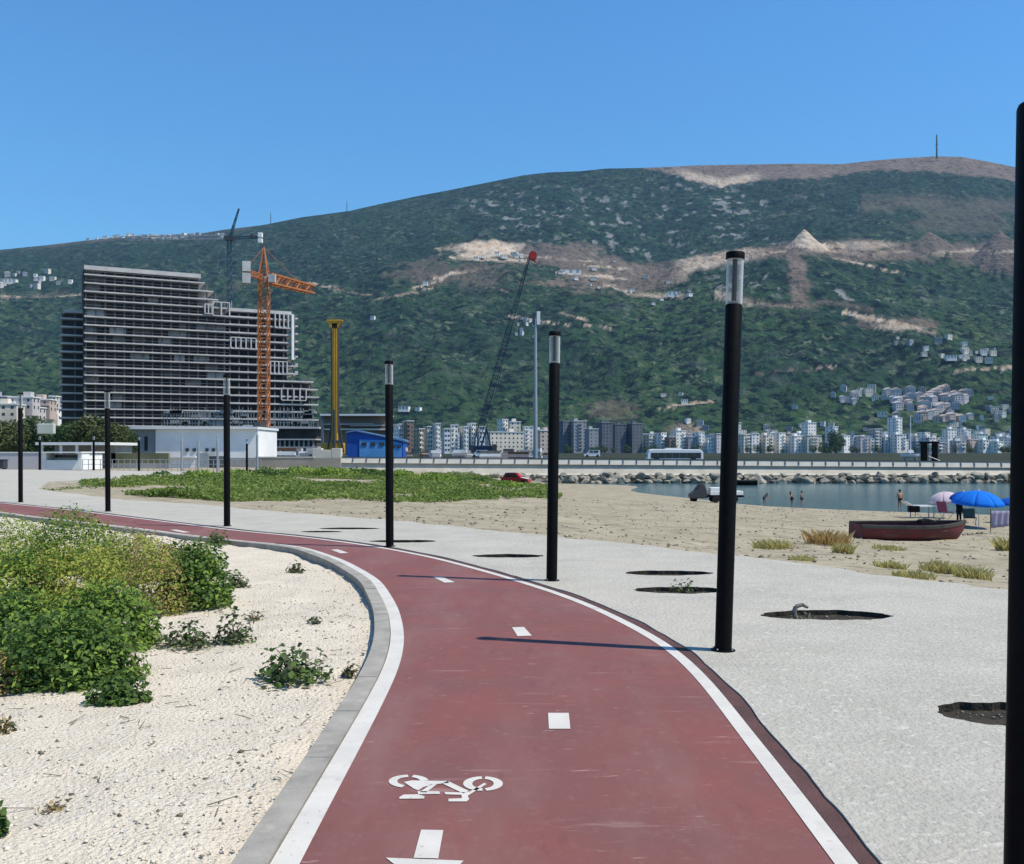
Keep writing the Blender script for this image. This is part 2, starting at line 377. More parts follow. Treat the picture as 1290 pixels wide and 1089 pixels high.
sand_edge = sand_edge + 0.12 * np.stack([vnoise(np.arange(len(sand_edge)) * 0.7, np.zeros(len(sand_edge)), 5) - 0.5, vnoise(np.arange(len(sand_edge)) * 0.7, np.zeros(len(sand_edge)), 6) - 0.5], -1) * 2
plaza = [G(*p, PZ) for p in [(20, 592), (132, 593), (243, 594.5), (228, 598), (140, 603)]]
end_x = 13.5
pave_poly = [tuple(p) for p in P_edge[::1] if p[1] < 60]
last = pave_poly[-1]
pave_poly += [(last[0] - 25, last[1] + 20), (-110, 92)] + [(p.x, p.y) for p in plaza] + [tuple(p) for p in sand_edge] + [(9.5, 8.0), (end_x, 0), (end_x, -9)]
vs, fs = flat_poly([pave_poly] + [pit_ring(g) for g in pit_geo], PZ)
mb = MB().add(vs, fs)
n = len(pave_poly)
mb.add([(p[0], p[1], PZ) for p in pave_poly] + [(p[0], p[1], -0.14) for p in pave_poly], [(k, (k + 1) % n, n + (k + 1) % n, n + k) for k in range(n)])
paving = struct(mb.build('pavement', M_PAVE))
PIT_NAMES = ['oval tree pit holding a grey root stub, right of the tallest full lamp post',
             'tree pit with a green weed growing in it, just left of the tallest lamp post',
             'empty dark tree pit just beyond the pit with the weed', 'empty tree pit left of the lamp post that stands before the grey tower blocks',
             'empty tree pit right of the lamp post in front of the blue shed', 'longer far dark tree pit left of the lamp post in front of the blue shed',
             'shorter far dark tree pit beside a longer one, between the two middle lamp posts', 'tree pit cut off by the nearest black post at the right edge']
for g, lb in zip(pit_geo, PIT_NAMES):   # each pit: a low dark wall and dark soil just below the paving
    t = thing('tree_pit', lb, 'tree pit', (g[0], g[1], PZ), 0, 'tree pits in the pale paving')
    r = pit_ring(g); m = len(r)
    loc = lambda q, z: [(p[0] - g[0], p[1] - g[1], z) for p in q]
    mb = MB(); mb.add(loc(pit_ring(g, gr=1.0), -0.0005) + loc(pit_ring(g, gr=0.99), -0.12), [(k, (k + 1) % m, m + (k + 1) % m, m + k) for k in range(m)])
    mb.build('pit_wall', M_SOIL, t)
    bm_v = loc(pit_ring(g, gr=0.99), -0.055); cv = [(0, 0, -0.065)]
    mb = MB(); mb.add(bm_v + cv, [(k, (k + 1) % m, m) for k in range(m)]); mb.build('soil', M_SOIL, t, smooth=True)
    rp = np.random.default_rng(int(abs(g[0]) * 100)); ang = rp.uniform(0, 6.28, 90); rad_ = np.sqrt(rp.random(90)) * .92
    Vp, Fp = stones(90, (-1, 1, -1, 1), .004, .022, lambda x, y: x * 0, None, None, int(abs(g[1]) * 10), 2.0)
    Vp = Vp.reshape(90, 6, 3); Vp = Vp - Vp.mean(1, keepdims=True); Vp[:, :, 0] += (np.cos(ang) * rad_ * g[2])[:, None]; Vp[:, :, 1] += (np.sin(ang) * rad_ * g[3])[:, None]; Vp[:, :, 2] += -.055
    tag(link_mesh('pit_stones', soup_mesh('pit_stones', Vp.reshape(-1, 3), Fp, M_STONE if False else M_SOILST), None, t), kind='stuff')

# loose white ground to the left
gx = np.concatenate([np.arange(-60, -9, 0.6), np.arange(-9, 1.5, 0.09)]); gy = np.concatenate([np.arange(-9, 3, 0.5), np.arange(3, 18, 0.09), np.arange(18, 34, 0.3)])
GX, GY = np.meshgrid(gx, gy)
lx = np.interp(GY, K_out[:, 1], K_out[:, 0])                     # how far from the kerb
dk = np.clip(lx - GX, 0, 3)
def gravel_z(x, y):
    return -0.06 + 0.05 * fbm(x * 0.5, y * 0.5, 2, 4) + 0.030 * fbm(x * 2.5, y * 2.5, 8, 4)
GZ = np.minimum(gravel_z(GX, GY) - 0.02 * np.exp(-dk * 4), -0.025)
_in = pip(GX, GY, np.vstack([offset(Lc, 0.1)[::2], [(-60, 40), (-60, -9)]])) if True else None
GZ = np.where(_in, GZ, -0.7)
gravel = struct(link_mesh('gravel_ground', grid_mesh('gravel_ground', GX, GY, GZ, M_GRAVEL)))
gravel_poly = np.vstack([K_out[::2], [(-60, 40), (-60, -9)]]); gravel_zone = np.vstack([L_out[::2], [(-60, 40), (-60, -9)]])
V, F = stones(30000, (-7, 0, 3.2, 15), 0.003, 0.017, gravel_z, gravel_poly, None, 3, 5.0)
o = link_mesh('gravel_stones', soup_mesh('gravel_stones', V, F, M_STONE)); tag(o, 'loose pale limestone chips strewn over the white ground left of the kerb', 'gravel', kind='stuff')

V, F = stones(1700, (-6.5, 0, 3.4, 13), 0.005, 0.022, gravel_z, gravel_poly, None, 13, 3.0)
V[:, 2] -= 0.003
M_TWIG = mat('dark_scraps', (0.12, 0.095, 0.065), (0.26, 0.22, 0.17), 8, 3, 0.95, 0.1, island=1.0)
o = link_mesh('dry_scraps', soup_mesh('dry_scraps', V, F, M_TWIG)); tag(o, 'dark dry scraps and crumbs of earth scattered over the white ground', 'debris', kind='stuff')
tw = MB(); rtw = random.Random(12)
for k in range(150):
    x, y = rtw.uniform(-5, -1.1), rtw.uniform(3.6, 11); 
    if not pip(np.array([x]), np.array([y]), gravel_poly)[0]: continue
    z = float(gravel_z(np.array(x), np.array(y))); a = rtw.uniform(0, 6.28); L_ = rtw.uniform(.04, .16); tw.tube((x, y, z + .004), (x + math.cos(a) * L_, y + math.sin(a) * L_, z + rtw.uniform(.004, .035)), .0035, .002, 4)
tag(tw.build('dry_twigs', M_TWIG), 'thin dry twigs lying about on the white ground', 'twigs', kind='stuff')

# ---------------------------------------------------------------- beach, sea, far ground
WZ = -2.3
ctrl = [(p.x, p.y, -0.03) for p in far_edge[2:]]
for px, py, Y in [(1150, 680, 37), (1235, 666, 46), (1190, 655, 50), (1043, 686, 30), (970, 692, 27), (1180, 722, 18), (1270, 690, 32), (780, 660, 34), (860, 662, 38), (1000, 662, 42),
                  (690, 640, 45), (650, 611, 104), (700, 609.5, 116), (560, 597, 114), (560, 620, 60), (450, 592, 112), (450, 612, 65), (300, 590, 112), (300, 608, 66), (200, 590, 110), (100, 590, 108), (740, 622, 72),
                  (-100, 590, 108), (-300, 600, 80)]:
    q = P(px, py, Y); ctrl.append((q.x, q.y, q.z))
for px, py in [(800, 612), (870, 628), (950, 637), (1100, 644), (1290, 650)]:
    q = G(px, py, WZ); ctrl.append((q.x, q.y, WZ))
ctrl += [(60, 57, WZ), (90, 50, WZ), (40, 100, -4.2), (80, 100, -4.5), (22, 118, -4.0), (60, 120, -4.3), (40, 75, -3.0), (25, 10, -0.8), (40, 20, -1.4), (60, 10, -1.8), (90, -20, WZ), (20, -20, -0.4), (60, -40, -1.9), (14, -40, -0.05), (13, 0, -0.03), (-80, 60, -0.05)]
ctrl = np.array(ctrl)
def tps(r2): return 0.5 * r2 * np.log(r2 + 1e-9)
def rbf_fit(c, lam=3.0):
    n = len(c); d = ((c[:, None, :2] - c[None, :, :2]) ** 2).sum(-1) / 400
    A = np.zeros((n + 3, n + 3)); A[:n, :n] = tps(d) + np.eye(n) * lam * 0.01; A[:n, n] = 1; A[:n, n + 1:] = c[:, :2] / 20; A[n, :n] = 1; A[n + 1:, :n] = c[:, :2].T / 20
    b = np.r_[c[:, 2], 0, 0, 0]; return np.linalg.solve(A, b)
W_ = rbf_fit(ctrl)
def beach_base(x, y):
    x = np.asarray(x, float); y = np.asarray(y, float); o = np.full(x.shape, W_[len(ctrl)]) + W_[len(ctrl) + 1] * x / 20 + W_[len(ctrl) + 2] * y / 20
    for k in range(len(ctrl)):
        o = o + W_[k] * tps(((x - ctrl[k, 0]) ** 2 + (y - ctrl[k, 1]) ** 2) / 400)
    return o
def beach_z(x, y):
    x = np.asarray(x, float); y = np.asarray(y, float); b = beach_base(x, y)
    n = 0.10 * fbm(x * 0.35, y * 0.35, 21, 3) + 0.035 * fbm(x * 1.6, y * 1.6, 27, 3)
    amp = np.clip((b - WZ - 0.05) / 0.5, 0.0, 1)
    return np.clip(b + n * amp, -5, 0.5)
bx = np.concatenate([np.arange(-120, -30, 1.5), np.arange(-30, 45, 0.33), np.arange(45, 125, 1.6)]); by = np.concatenate([np.arange(-40, 6, 1.5), np.arange(6, 60, 0.33), np.arange(60, 127, 0.8)])
BX, BY = np.meshgrid(bx, by); BZ = beach_z(BX, BY)
inside = pip(BX, BY, pave_poly) | pip(BX, BY, gravel_zone) | pip(BX, BY, path_poly)
ins2 = inside.copy()
BZ = np.where(inside, np.minimum(BZ, -0.06) - 0.16, np.where(BY < 30, np.minimum(BZ, 0.02), BZ))
beach = struct(link_mesh('beach', grid_mesh('beach', BX, BY, BZ, M_SAND)))
wet = None
V, F = stones(7000, (-9, 28, 11, 62), 0.010, 0.075, beach_z, None, pave_poly, 9, 3.0)
_k = ~(pip(V[:, 0], V[:, 1], gravel_zone) | pip(V[:, 0], V[:, 1], path_poly)); _k = _k.reshape(-1, 6).all(1)
F = F.reshape(-1, 8, 3)[_k].reshape(-1, 3)
_u, _inv = np.unique(F, return_inverse=True); V = V[_u]; F = _inv.reshape(-1, 3)
M_DEB = mat('beach_debris', (0.14, 0.11, 0.075), (0.36, 0.31, 0.24), 8, 3, 0.95, 0.1, island=1.0)
o = link_mesh('beach_debris', soup_mesh('beach_debris', V, F, M_DEB)); tag(o, 'scattered dark seaweed scraps and pebbles on the beach sand', 'debris', kind='stuff')

M_SEA = mat('sea_water', (0.065, 0.14, 0.15), (0.05, 0.115, 0.135), 0.05, 3, 0.16, 0.5, 0.55, 1.3, bdist=0.08, stretch=(0.5, 1.4, 1))
sea = struct(MB().add([(-20, -3000, WZ), (9000, -3000, WZ), (9000, 127, WZ), (-20, 127, WZ)], [(0, 1, 2, 3)]).build('sea_water', M_SEA))
M_EARTH = mat('far_earth', (0.20, 0.18, 0.12), (0.11, 0.12, 0.07), 0.02, 8, 0.95, 0.1)
struct(MB().add([(-12000, -12000, -5.4), (12000, -12000, -5.4), (12000, 12000, -5.4), (-12000, 12000, -5.4)], [(0, 1, 2, 3)]).build('seabed_ground', M_EARTH))
struct(MB().b2(-9000, -119.5, -4000, 1600, -5, -0.12).build('inland_ground', M_EARTH))
M_ROAD = mat('quay_asphalt', (0.07, 0.07, 0.07), (0.10, 0.10, 0.095), 0.3, 6, 0.9, 0.2)
M_YARD = mat('dark_yard', (0.022, 0.03, 0.016), (0.045, 0.05, 0.034), 0.03, 7, 0.95, 0.1)
struct(MB().b2(-119.5, 3000, 126.4, 1700, -5, 0.25).build('quay_ground', M_YARD))
struct(MB().b2(-60, 900, 128, 146, 0.2, 0.27).build('quay_road', M_ROAD))
# ---------------------------------------------------------------- mountain behind the town
def prof(pts):
    a = np.array(pts, float); return lambda x: np.interp(x, a[:, 0], a[:, 1])
ridge_y = prof([(-1800, 430), (-900, 372), (-300, 335), (0, 315), (60, 309), (110, 303), (160, 297.5), (200, 296.5), (255, 294), (283, 289.5), (330, 284), (380, 274), (440, 266), (480, 257), (520, 248.5), (570, 239), (620, 229), (660, 221), (690, 217.5), (730, 216),
                (765, 212.5), (800, 212), (830, 211), (880, 208.5), (940, 207.5), (1000, 206.5), (1060, 207), (1095, 203), (1130, 200), (1180, 197), (1212, 198), (1240, 203), (1290, 213), (1400, 232), (1700, 280), (2300, 350), (3200, 440)])
bench_y = prof([(-1800, 470), (-300, 410), (0, 372), (100, 372), (300, 352), (450, 352), (560, 335), (640, 330), (760, 348), (830, 350), (900, 332), (960, 320), (1010, 312), (1290, 326), (1700, 370), (3200, 480)])
pxs = np.concatenate([np.arange(-1800, -80, 20), np.arange(-80, 1360, 2.2), np.arange(1360, 3200, 20)])
Y0, Y1, Y2 = 1180.0, 2350.0, 3650.0
n1, n2, n3 = 165, 150, 6
tt = np.concatenate([np.linspace(0, 1, n1, endpoint=False), 1 + np.linspace(0, 1, n2), 2 + np.linspace(0.1, 1, n3)])
PX, TT = np.meshgrid(pxs, tt)
ry, byy = ridge_y(PX), bench_y(PX)
yb = 552.0
za, zb, zc = ZA(yb, Y0), CAMH - (byy - HZ) / FPX * Y1, CAMH - (ry - HZ) / FPX * Y2
t1 = np.clip(TT, 0, 1); t2 = np.clip(TT - 1, 0, 1); t3 = np.clip(TT - 2, 0, 1)
MY = Y0 + (Y1 - Y0) * t1 + (Y2 - Y1) * t2 + 900 * t3
flat = np.clip((PX - 480) / 120, 0, 1) * np.clip((1700 - PX) / 300, 0, 1)               # where the quarry bench cuts the slope
s1 = t1 ** 1.25 * (1 - 0.10 * flat) + 0.10 * flat * t1
MZ = za + (zb - za) * np.clip(t1 ** 1.15, 0, 1) + (zc - zb) * (t2 ** (1.12 + 0.25 * flat) * (1 - 0.0 * t2)) - t3 * 260
MX = (PX - CX) / FPX * MY
env = np.clip(np.minimum(t1 * 3, 1) * np.clip((2 - TT) * 2.2, 0, 1), 0, 1) * (TT <= 2)
envb = 1 - 0.75 * flat * np.exp(-((TT - 1) / 0.08) ** 2)
rug = 1 - np.abs(fbm(MX / 420 + 0.25 * MY / 420, MY / 900, 31, 4)) * 2
MZ = MZ + env * envb * (62 * fbm(MX / 520, MY / 700, 5, 5) + 34 * (rug - 0.7) + 13 * fbm(MX / 90, MY / 110, 15, 4))
can = vnoise(MX / 13, MY / 15, 41) + 0.7 * vnoise(MX / 6.5, MY / 8, 42)
MZ = MZ + np.clip(env * 3, 0, 1) * 7.5 * (can - 0.85) * np.where(TT > 1.97, 0.3, 1)
MPY = HZ - (MZ - CAMH) / MY * FPX
heapm = np.zeros_like(MZ); heapp = np.zeros_like(MZ)
def heap(px, pytop, pybase, hw, pale_, rnd=False):                      # spoil heaps of the quarry terraces, part of the mountainside
    c = int(np.argmin(np.abs(pxs - px))); r_ = int(np.argmax(MPY[:n1 + n2, c] <= pybase)); Y = MY[r_, c]; R = hw * Y / FPX; zb0 = MZ[r_, c]
    cx_, cy_ = MX[r_, c], Y + R * 0.55; H = ZA(pytop, cy_) - zb0
    d = np.sqrt((MX - cx_) ** 2 + (MY - cy_) ** 2) / R * (1 + 0.16 * fbm(MX / R * 1.5, MY / R * 1.5, 7, 4))
    z = zb0 + H * ((1 - d) if not rnd else (1 - d ** 2)) + 0.03 * H * fbm(MX / 14, MY / 14, 8, 3)
    up_ = (z > MZ) & (d < 1.25); MZ[up_] = z[up_]; (heapp if pale_ else heapm)[up_] = 1
heap(1018, 288, 313, 25, True); heap(1090, 302, 318, 44, False, True); heap(1180, 291, 320, 40, False); heap(1272, 290, 334, 50, False); heap(1048, 304, 315, 20, False, True)
MZ[0] = -4.0
MPY = HZ - (MZ - CAMH) / MY * FPX
nzA = fbm(MX / 75, MY / 95, 61, 5); nzB = fbm(MX / 28, MY / 34, 71, 4); nzC = fbm(MX / 210, MY / 260, 81, 4)
def band(pts, half, soft=4):
    f = prof([(a, b) for a, b, *_ in pts]); inx = (PX > pts[0][0]) & (PX < pts[-1][0])
    d = np.abs(MPY + 9 * nzA + 5 * nzB - f(PX)); return np.where(inx, np.clip((half - d) / soft + 0.5, 0, 1), 0)
def blob(cx, cy, rx, ry, soft=0.35, n=0.55):
    d = np.sqrt(((PX - cx) / rx) ** 2 + ((MPY - cy) / ry) ** 2) + n * (nzA + 0.7 * nzB); return np.clip((1 - d) / soft + 0.5, 0, 1)
low = prof([(780, 196), (815, 213), (850, 220), (885, 231), (910, 236), (945, 229), (985, 225), (1040, 224), (1080, 216), (1130, 215), (1180, 217), (1230, 222), (1290, 230), (1500, 262), (1700, 292)])
bare = np.where(PX > 800, np.clip((low(PX) - MPY - 4 * nzB) / 2.5 + 0.5, 0, 1), 0)
bare = np.maximum(bare, np.where(PX < 640, 0.55 * np.clip((ridge_y(PX) + 5 - MPY) / 3, 0, 1) * np.clip((nzC + 0.4) * 2, 0, 1) * (PX < 330), 0))
bare = np.maximum(bare, 0.85 * band([(640, 322), (760, 333), (840, 345), (900, 328), (1000, 312), (1100, 318), (1190, 316), (1300, 330)], 9, 8))
bare = np.maximum(bare, 0.9 * blob(780, 352, 95, 15)); bare = np.maximum(bare, 0.7 * blob(700, 318, 60, 11))
bare = np.maximum(bare, 0.85 * np.clip((11 - np.abs(PX - 1005 - 6 * nzB - (MPY - 350) * 0.10)) / 6 + 0.5, 0, 1) * (MPY > 310) * (MPY < 388))
bare = np.maximum(bare, 0.8 * blob(1080, 318, 62, 12)); bare = np.maximum(bare, 0.75 * blob(1255, 322, 55, 16))
bare = np.maximum(bare, 0.42 * band([(1085, 258), (1150, 255), (1220, 262), (1300, 262), (1500, 275)], 11, 9)); bare = np.maximum(bare, 0.34 * blob(1200, 282, 70, 14))
bare = np.maximum(bare, 0.75 * blob(1128, 408, 52, 7)); bare = np.maximum(bare, 0.6 * band([(900, 372), (960, 382), (1010, 388), (1060, 385), (1100, 396)], 3, 4))
bare = np.maximum(bare, 0.55 * blob(560, 345, 62, 16, n=0.9)); bare = np.maximum(bare, 0.35 * blob(770, 515, 30, 14)); bare = np.maximum(bare, 0.4 * blob(860, 540, 25, 8))
bare = np.maximum(bare, 0.32 * band([(0, 372), (60, 371), (160, 366), (250, 370), (330, 357)], 2.0, 3))
pale = blob(608, 315, 44, 10); pale = np.maximum(pale, 0.8 * np.clip((MPY - low(PX) + 13) / 6, 0, 1) * bare * np.clip((1 - np.abs(PX - 905) / 62) * 2.2, 0, 1))
bare = np.maximum(bare, 0.8 * heapm); bare = np.maximum(bare, heapp); pale = np.maximum(pale, 0.95 * heapp); pale = np.maximum(pale, 0.55 * blob(1085, 309, 50, 5)); pale = np.maximum(pale, 0.6 * blob(1130, 412, 30, 4)); pale = np.maximum(pale, 0.5 * blob(835, 372, 26, 3))
def streak(px0, px1, y0, y1, h):                                                # pale cut terraces and tracks
    f = y0 + (y1 - y0) * (PX - px0) / (px1 - px0); return np.where((PX > px0) & (PX < px1), np.clip((h - np.abs(MPY + 2.5 * nzA + 2.5 * nzB - f)) / 1.2 + .5, 0, 1), 0)
for sx0, sx1, sy0, sy1, sh in [(566, 664, 326, 330, 1.6), (640, 760, 322, 330, 1.0), (700, 790, 344, 352, 1.6), (760, 812, 360, 374, 1.6), (800, 870, 372, 376, 1.2), (735, 800, 336, 340, 1.0), (545, 600, 352, 340, 1.6), (520, 560, 365, 352, 1.0), (600, 640, 358, 366, 1.2), (860, 990, 336, 316, 1.4), (900, 1000, 376, 388, 1.2), (1060, 1160, 394, 416, 2.2), (1090, 1180, 402, 420, 1.4), (1040, 1130, 316, 322, 1.8), (1050, 1140, 326, 346, 1.0), (1100, 1290, 318, 316, 1.2), (470, 545, 378, 364, .8), (330, 470, 348, 372, .7), (0, 110, 374, 372, 1.0), (1190, 1290, 468, 462, 1.0), (640, 720, 398, 412, .8), (735, 770, 410, 414, 1.0), (705, 745, 395, 404, .8), (830, 900, 515, 505, .8), (950, 1060, 470, 462, .7)]:
    sk_ = streak(sx0, sx1, sy0, sy1, sh); bare = np.maximum(bare, .9 * sk_); pale = np.maximum(pale, .85 * sk_ * np.clip(.6 + 1.5 * nzA, 0, 1))
spk = np.clip((nzB - 0.34) / 0.10, 0, 1)                                        # rock outcrops showing through the scrub
rockzone = np.maximum.reduce([blob(700, 270, 130, 38, 0.8), blob(880, 262, 150, 42, 0.8), blob(840, 300, 150, 30, 0.7), blob(940, 350, 60, 28, 0.7), blob(1080, 372, 90, 20, 0.7), 0.10 * np.ones_like(PX)])
spk = spk * rockzone
green = np.clip(0.5 + 0.9 * nzC + 0.5 * (MPY - 420) / 130 + 0.8 * blob(880, 400, 130, 45, 1.0), 0, 1)
green = green * np.clip(1 - 0.7 * blob(200, 330, 320, 60, 0.8), 0, 1)
me = grid_mesh('mountain', MX, MY, MZ, None) if False else None
M_MTN = bpy.data.materials.new('mountain_scrub'); M_MTN.use_nodes = True
def _mtn(m):
    N, L = m.node_tree.nodes, m.node_tree.links; b = N['Principled BSDF']; b.inputs['Roughness'].default_value = 1.0; b.inputs['Specular IOR Level'].default_value = 0.05
    tc = N.new('ShaderNodeTexCoord')
    def noise(sc, lo, hi, det=5):
        n = N.new('ShaderNodeTexNoise'); n.inputs['Scale'].default_value = sc; n.inputs['Detail'].default_value = det; n.inputs['Roughness'].default_value = 0.65; L.new(tc.outputs['Object'], n.inputs['Vector'])
        r = N.new('ShaderNodeMapRange'); r.inputs[1].default_value = lo; r.inputs[2].default_value = hi; L.new(n.outputs['Fac'], r.inputs[0]); return r.outputs[0]
    def mix(f, a, c):
        x = N.new('ShaderNodeMix'); x.data_type = 'RGBA'; L.new(f, x.inputs[0])
        for v, i in ((a, 6), (c, 7)):
            if isinstance(v, tuple): x.inputs[i].default_value = (*v, 1)
            else: L.new(v, x.inputs[i])
        return x.outputs[2]
    def att(n):
        a = N.new('ShaderNodeAttribute'); a.attribute_name = n; return a.outputs['Fac']
    forest = mix(noise(0.035, 0.35, 0.68), (0.009, 0.027, 0.019), (0.022, 0.050, 0.029))
    light = mix(noise(0.05, 0.35, 0.7), (0.018, 0.048, 0.023), (0.048, 0.080, 0.032))
    v = mix(att('green'), forest, light)
    v = mix(noise(0.045, 0.48, 0.58), v, (0.003, 0.010, 0.011))
    dab = N.new('ShaderNodeMath'); dab.operation = 'MULTIPLY'; L.new(noise(0.05, 0.55, 0.64, 4), dab.inputs[0]); L.new(noise(0.006, 0.40, 0.62), dab.inputs[1])
    v = mix(dab.outputs[0], v, (0.100, 0.125, 0.075))
    br = mix(noise(0.02, 0.3, 0.7), (0.125, 0.092, 0.075), (0.19, 0.148, 0.118))
    br = mix(noise(0.06, 0.52, 0.66), br, (0.035, 0.045, 0.030))
    v = mix(att('rock'), v, (0.19, 0.195, 0.185)); v = mix(att('bare'), v, br)
    pl = mix(noise(0.03, 0.4, 0.65), (0.52, 0.44, 0.34), (0.36, 0.26, 0.18)); v = mix(att('pale'), v, pl)
    L.new(v, b.inputs['Base Color'])
    bp = N.new('ShaderNodeBump'); bp.inputs['Strength'].default_value = 0.9; bp.inputs['Distance'].default_value = 6.0; L.new(noise(0.055, 0.3, 0.7, 4), bp.inputs['Height']); L.new(bp.outputs[0], b.inputs['Normal'])
_mtn(M_MTN)
me = grid_mesh('mountain', MX, MY, MZ, M_MTN)
for nm, A in (('green', green), ('rock', np.minimum(1, spk * 1.1)), ('bare', bare), ('pale', pale)):
    a = me.attributes.new(nm, 'FLOAT', 'POINT'); a.data.foreach_set('value', A.astype(np.float32).ravel())
mountain = struct(link_mesh('mountain', me))
def on_mtn(px, py):
    c = int(np.argmin(np.abs(pxs - px))); col = MPY[:n1 + n2, c]; r = np.argmax(col <= py)
    if col[r] > py: r = n1 + n2 - 1
    return Vector((MX[r, c], MY[r, c], MZ[r, c]))

# ---------------------------------------------------------------- quay wall, boulders
M_WALL = mat('quay_wall_concrete', (0.56, 0.53, 0.46), (0.47, 0.445, 0.38), 0.5, 7, 0.9, 0.2)
M_WALL2 = mat('quay_wall_foot', (0.56, 0.51, 0.42), (0.44, 0.40, 0.32), 0.4, 7, 0.95, 0.2)
M_DARK = mat('dark_metal', (0.05, 0.052, 0.055), None, rough=0.5)
WY = 125.0
wtop = lambda px: 575.0 + (px - 440) * 0.0072
wall = thing('quay_wall', 'long pale concrete quay wall with a jointed parapet, running across behind the bay', 'wall', (0, WY, 0))
mb = MB(); rings = []
for px in np.arange(425, 1760, 30):
    x = XA(px, WY); z1 = ZA(wtop(px) + 8.6, WY); z0 = -2.6
    rings.append([(x, 1.2, z1), (x, 0.12, z1), (x, -0.5, -1.15), (x, -0.8, -1.3), (x, -0.8, z0), (x, 1.2, z0)])
mb.loft(rings); mb.build('wall_foot', M_WALL2, wall)
px = 428.0; dpx = 17.0
while px < 1700:
    x0, x1 = XA(px, WY) + 0.03, XA(px + dpx, WY) - 0.03; zt = ZA(wtop(px + dpx / 2) + 1.6, WY); zb_ = ZA(wtop(px + dpx / 2) + 8.4, WY)
    MB().loft([[(x, -.26, zb_ + .01), (x, .02, zt), (x, .30, zt), (x, .30, zb_ + .01)] for x in (x0, x1)]).build('parapet_panel', M_WALL, wall)
    MB().loft([[(x, -.33, zb_ + .25), (x, -.06, zt + .04), (x, .0, zt + .04), (x, -.2, zb_ + .25)] for x in (x0 - .08, x0 + .02)]).build('joint_post', M_DARK, wall)
    px += dpx
mb = MB(); rings = []
for px in np.arange(425, 1760, 30):
    x = XA(px, WY); z = ZA(wtop(px) + 0.8, WY); rings.append([(x, -0.06, z - 0.06), (x, -0.06, z + 0.02), (x, 0.34, z + 0.02), (x, 0.34, z - 0.06)])
mb.loft(rings).build('handrail', M_DARK, wall)
M_BOULD = mat('boulder_limestone', (0.40, 0.365, 0.285), (0.15, 0.138, 0.11), 1.1, 7, 0.95, 0.2, 0.8, 6, bdist=0.08)
M_BOULD2 = mat('boulder_weathered', (0.30, 0.28, 0.22), (0.12, 0.115, 0.09), 0.9, 7, 0.95, 0.2, 0.8, 6, bdist=0.08)
def boulder_mesh(seed, m):
    bm = bmesh.new(); bmesh.ops.create_icosphere(bm, subdivisions=2, radius=1); r = random.Random(seed)
    planes = [(Vector((r.gauss(0, 1), r.gauss(0, 1), r.gauss(0, 1))).normalized(), r.uniform(0.5, 0.85)) for _ in range(9)]
    for v in bm.verts:
        for n, d in planes:
            e = v.co.dot(n) - d
            if e > 0: v.co -= n * e
        v.co += Vector((r.gauss(0, .02), r.gauss(0, .02), r.gauss(0, .02)))
    me = bpy.data.meshes.new('boulder'); bm.to_mesh(me); bm.free(); me.materials.append(m); return me
M_BANK = mat('gap_shade_rock', (0.05, 0.047, 0.04), (0.025, 0.024, 0.02), 0.8, 6, 0.9, 0.2, 0.8, 4, bdist=0.1)  # added dark bank; shade in the boulder gaps is put into its colour
rings = []
for px in np.arange(686, 1760, 12):
    x = XA(px, WY); j = random.uniform(-.12, .12); rings.append([(x, 124.1, -1.42 + j), (x, 122.6, -1.75 + j), (x, 121.3, -2.1 + j), (x, 120.9, -3.2), (x, 124.1, -3.2)])
struct(MB().loft(rings).build('breakwater_bank', M_BANK))
BM = [boulder_mesh(i, M_BOULD if i % 3 else M_BOULD2) for i in range(9)]
rr = random.Random(5)
ORD = ['first', 'second', 'third', 'fourth', 'fifth', 'sixth', 'seventh', 'eighth', 'ninth', 'tenth', 'eleventh', 'twelfth', 'thirteenth', 'fourteenth', 'fifteenth', 'sixteenth', 'seventeenth', 'eighteenth', 'nineteenth', 'twentieth', 'twenty-first', 'twenty-second', 'twenty-third', 'twenty-fourth']
SEGS = [(0, 690, 'left of the bay'), (690, 760, 'below the slanting grey tower'), (760, 815, 'below the rightmost grey tower'), (815, 908, 'below the white coach'), (908, 990, 'right behind the tallest lamp post'), (990, 1060, 'below the dark tree clump'), (1060, 1140, 'left of the little masted boat'), (1140, 1200, 'below the black gate frame'), (1200, 1268, 'above the blue parasols'), (1268, 1700, 'beyond the right-hand post')]
def seg_of(px): return next(i for i, (a, b, _) in enumerate(SEGS) if a <= px < b)
def ordinal_labels(items, fmt, keyf=lambda px, o: (seg_of(px), '')):
    """items: (px, object). Each gets its place from the left among its neighbours of the same row and stretch"""
    from collections import defaultdict
    g = defaultdict(list)
    for px, o in items: g[keyf(px, o)].append((px, o))
    for (sg, row), l in g.items():
        l.sort(key=lambda t: t[0])
        for i, (px, o) in enumerate(l): o['label'] = fmt.format(ord=ORD[min(i, len(ORD) - 1)] if len(l) > 1 else 'only', seg=SEGS[sg][2] if isinstance(sg, int) else sg, row=row)
def boulder(px, py, w, Y, label, group):
    q = P(px, py, Y); o = bpy.data.objects.new('boulder', rr.choice(BM)); C.objects.link(o); s = w * Y / FPX * 0.56
    o.location = q; o.scale = (s * rr.uniform(0.9, 1.35), s * rr.uniform(0.8, 1.1), s * rr.uniform(0.5, 0.85)); o.rotation_euler = (rr.uniform(-.5, .5), rr.uniform(-.5, .5), rr.uniform(0, 6.28))
    return tag(o, label, 'boulder', group)
bl = []; rown = {}
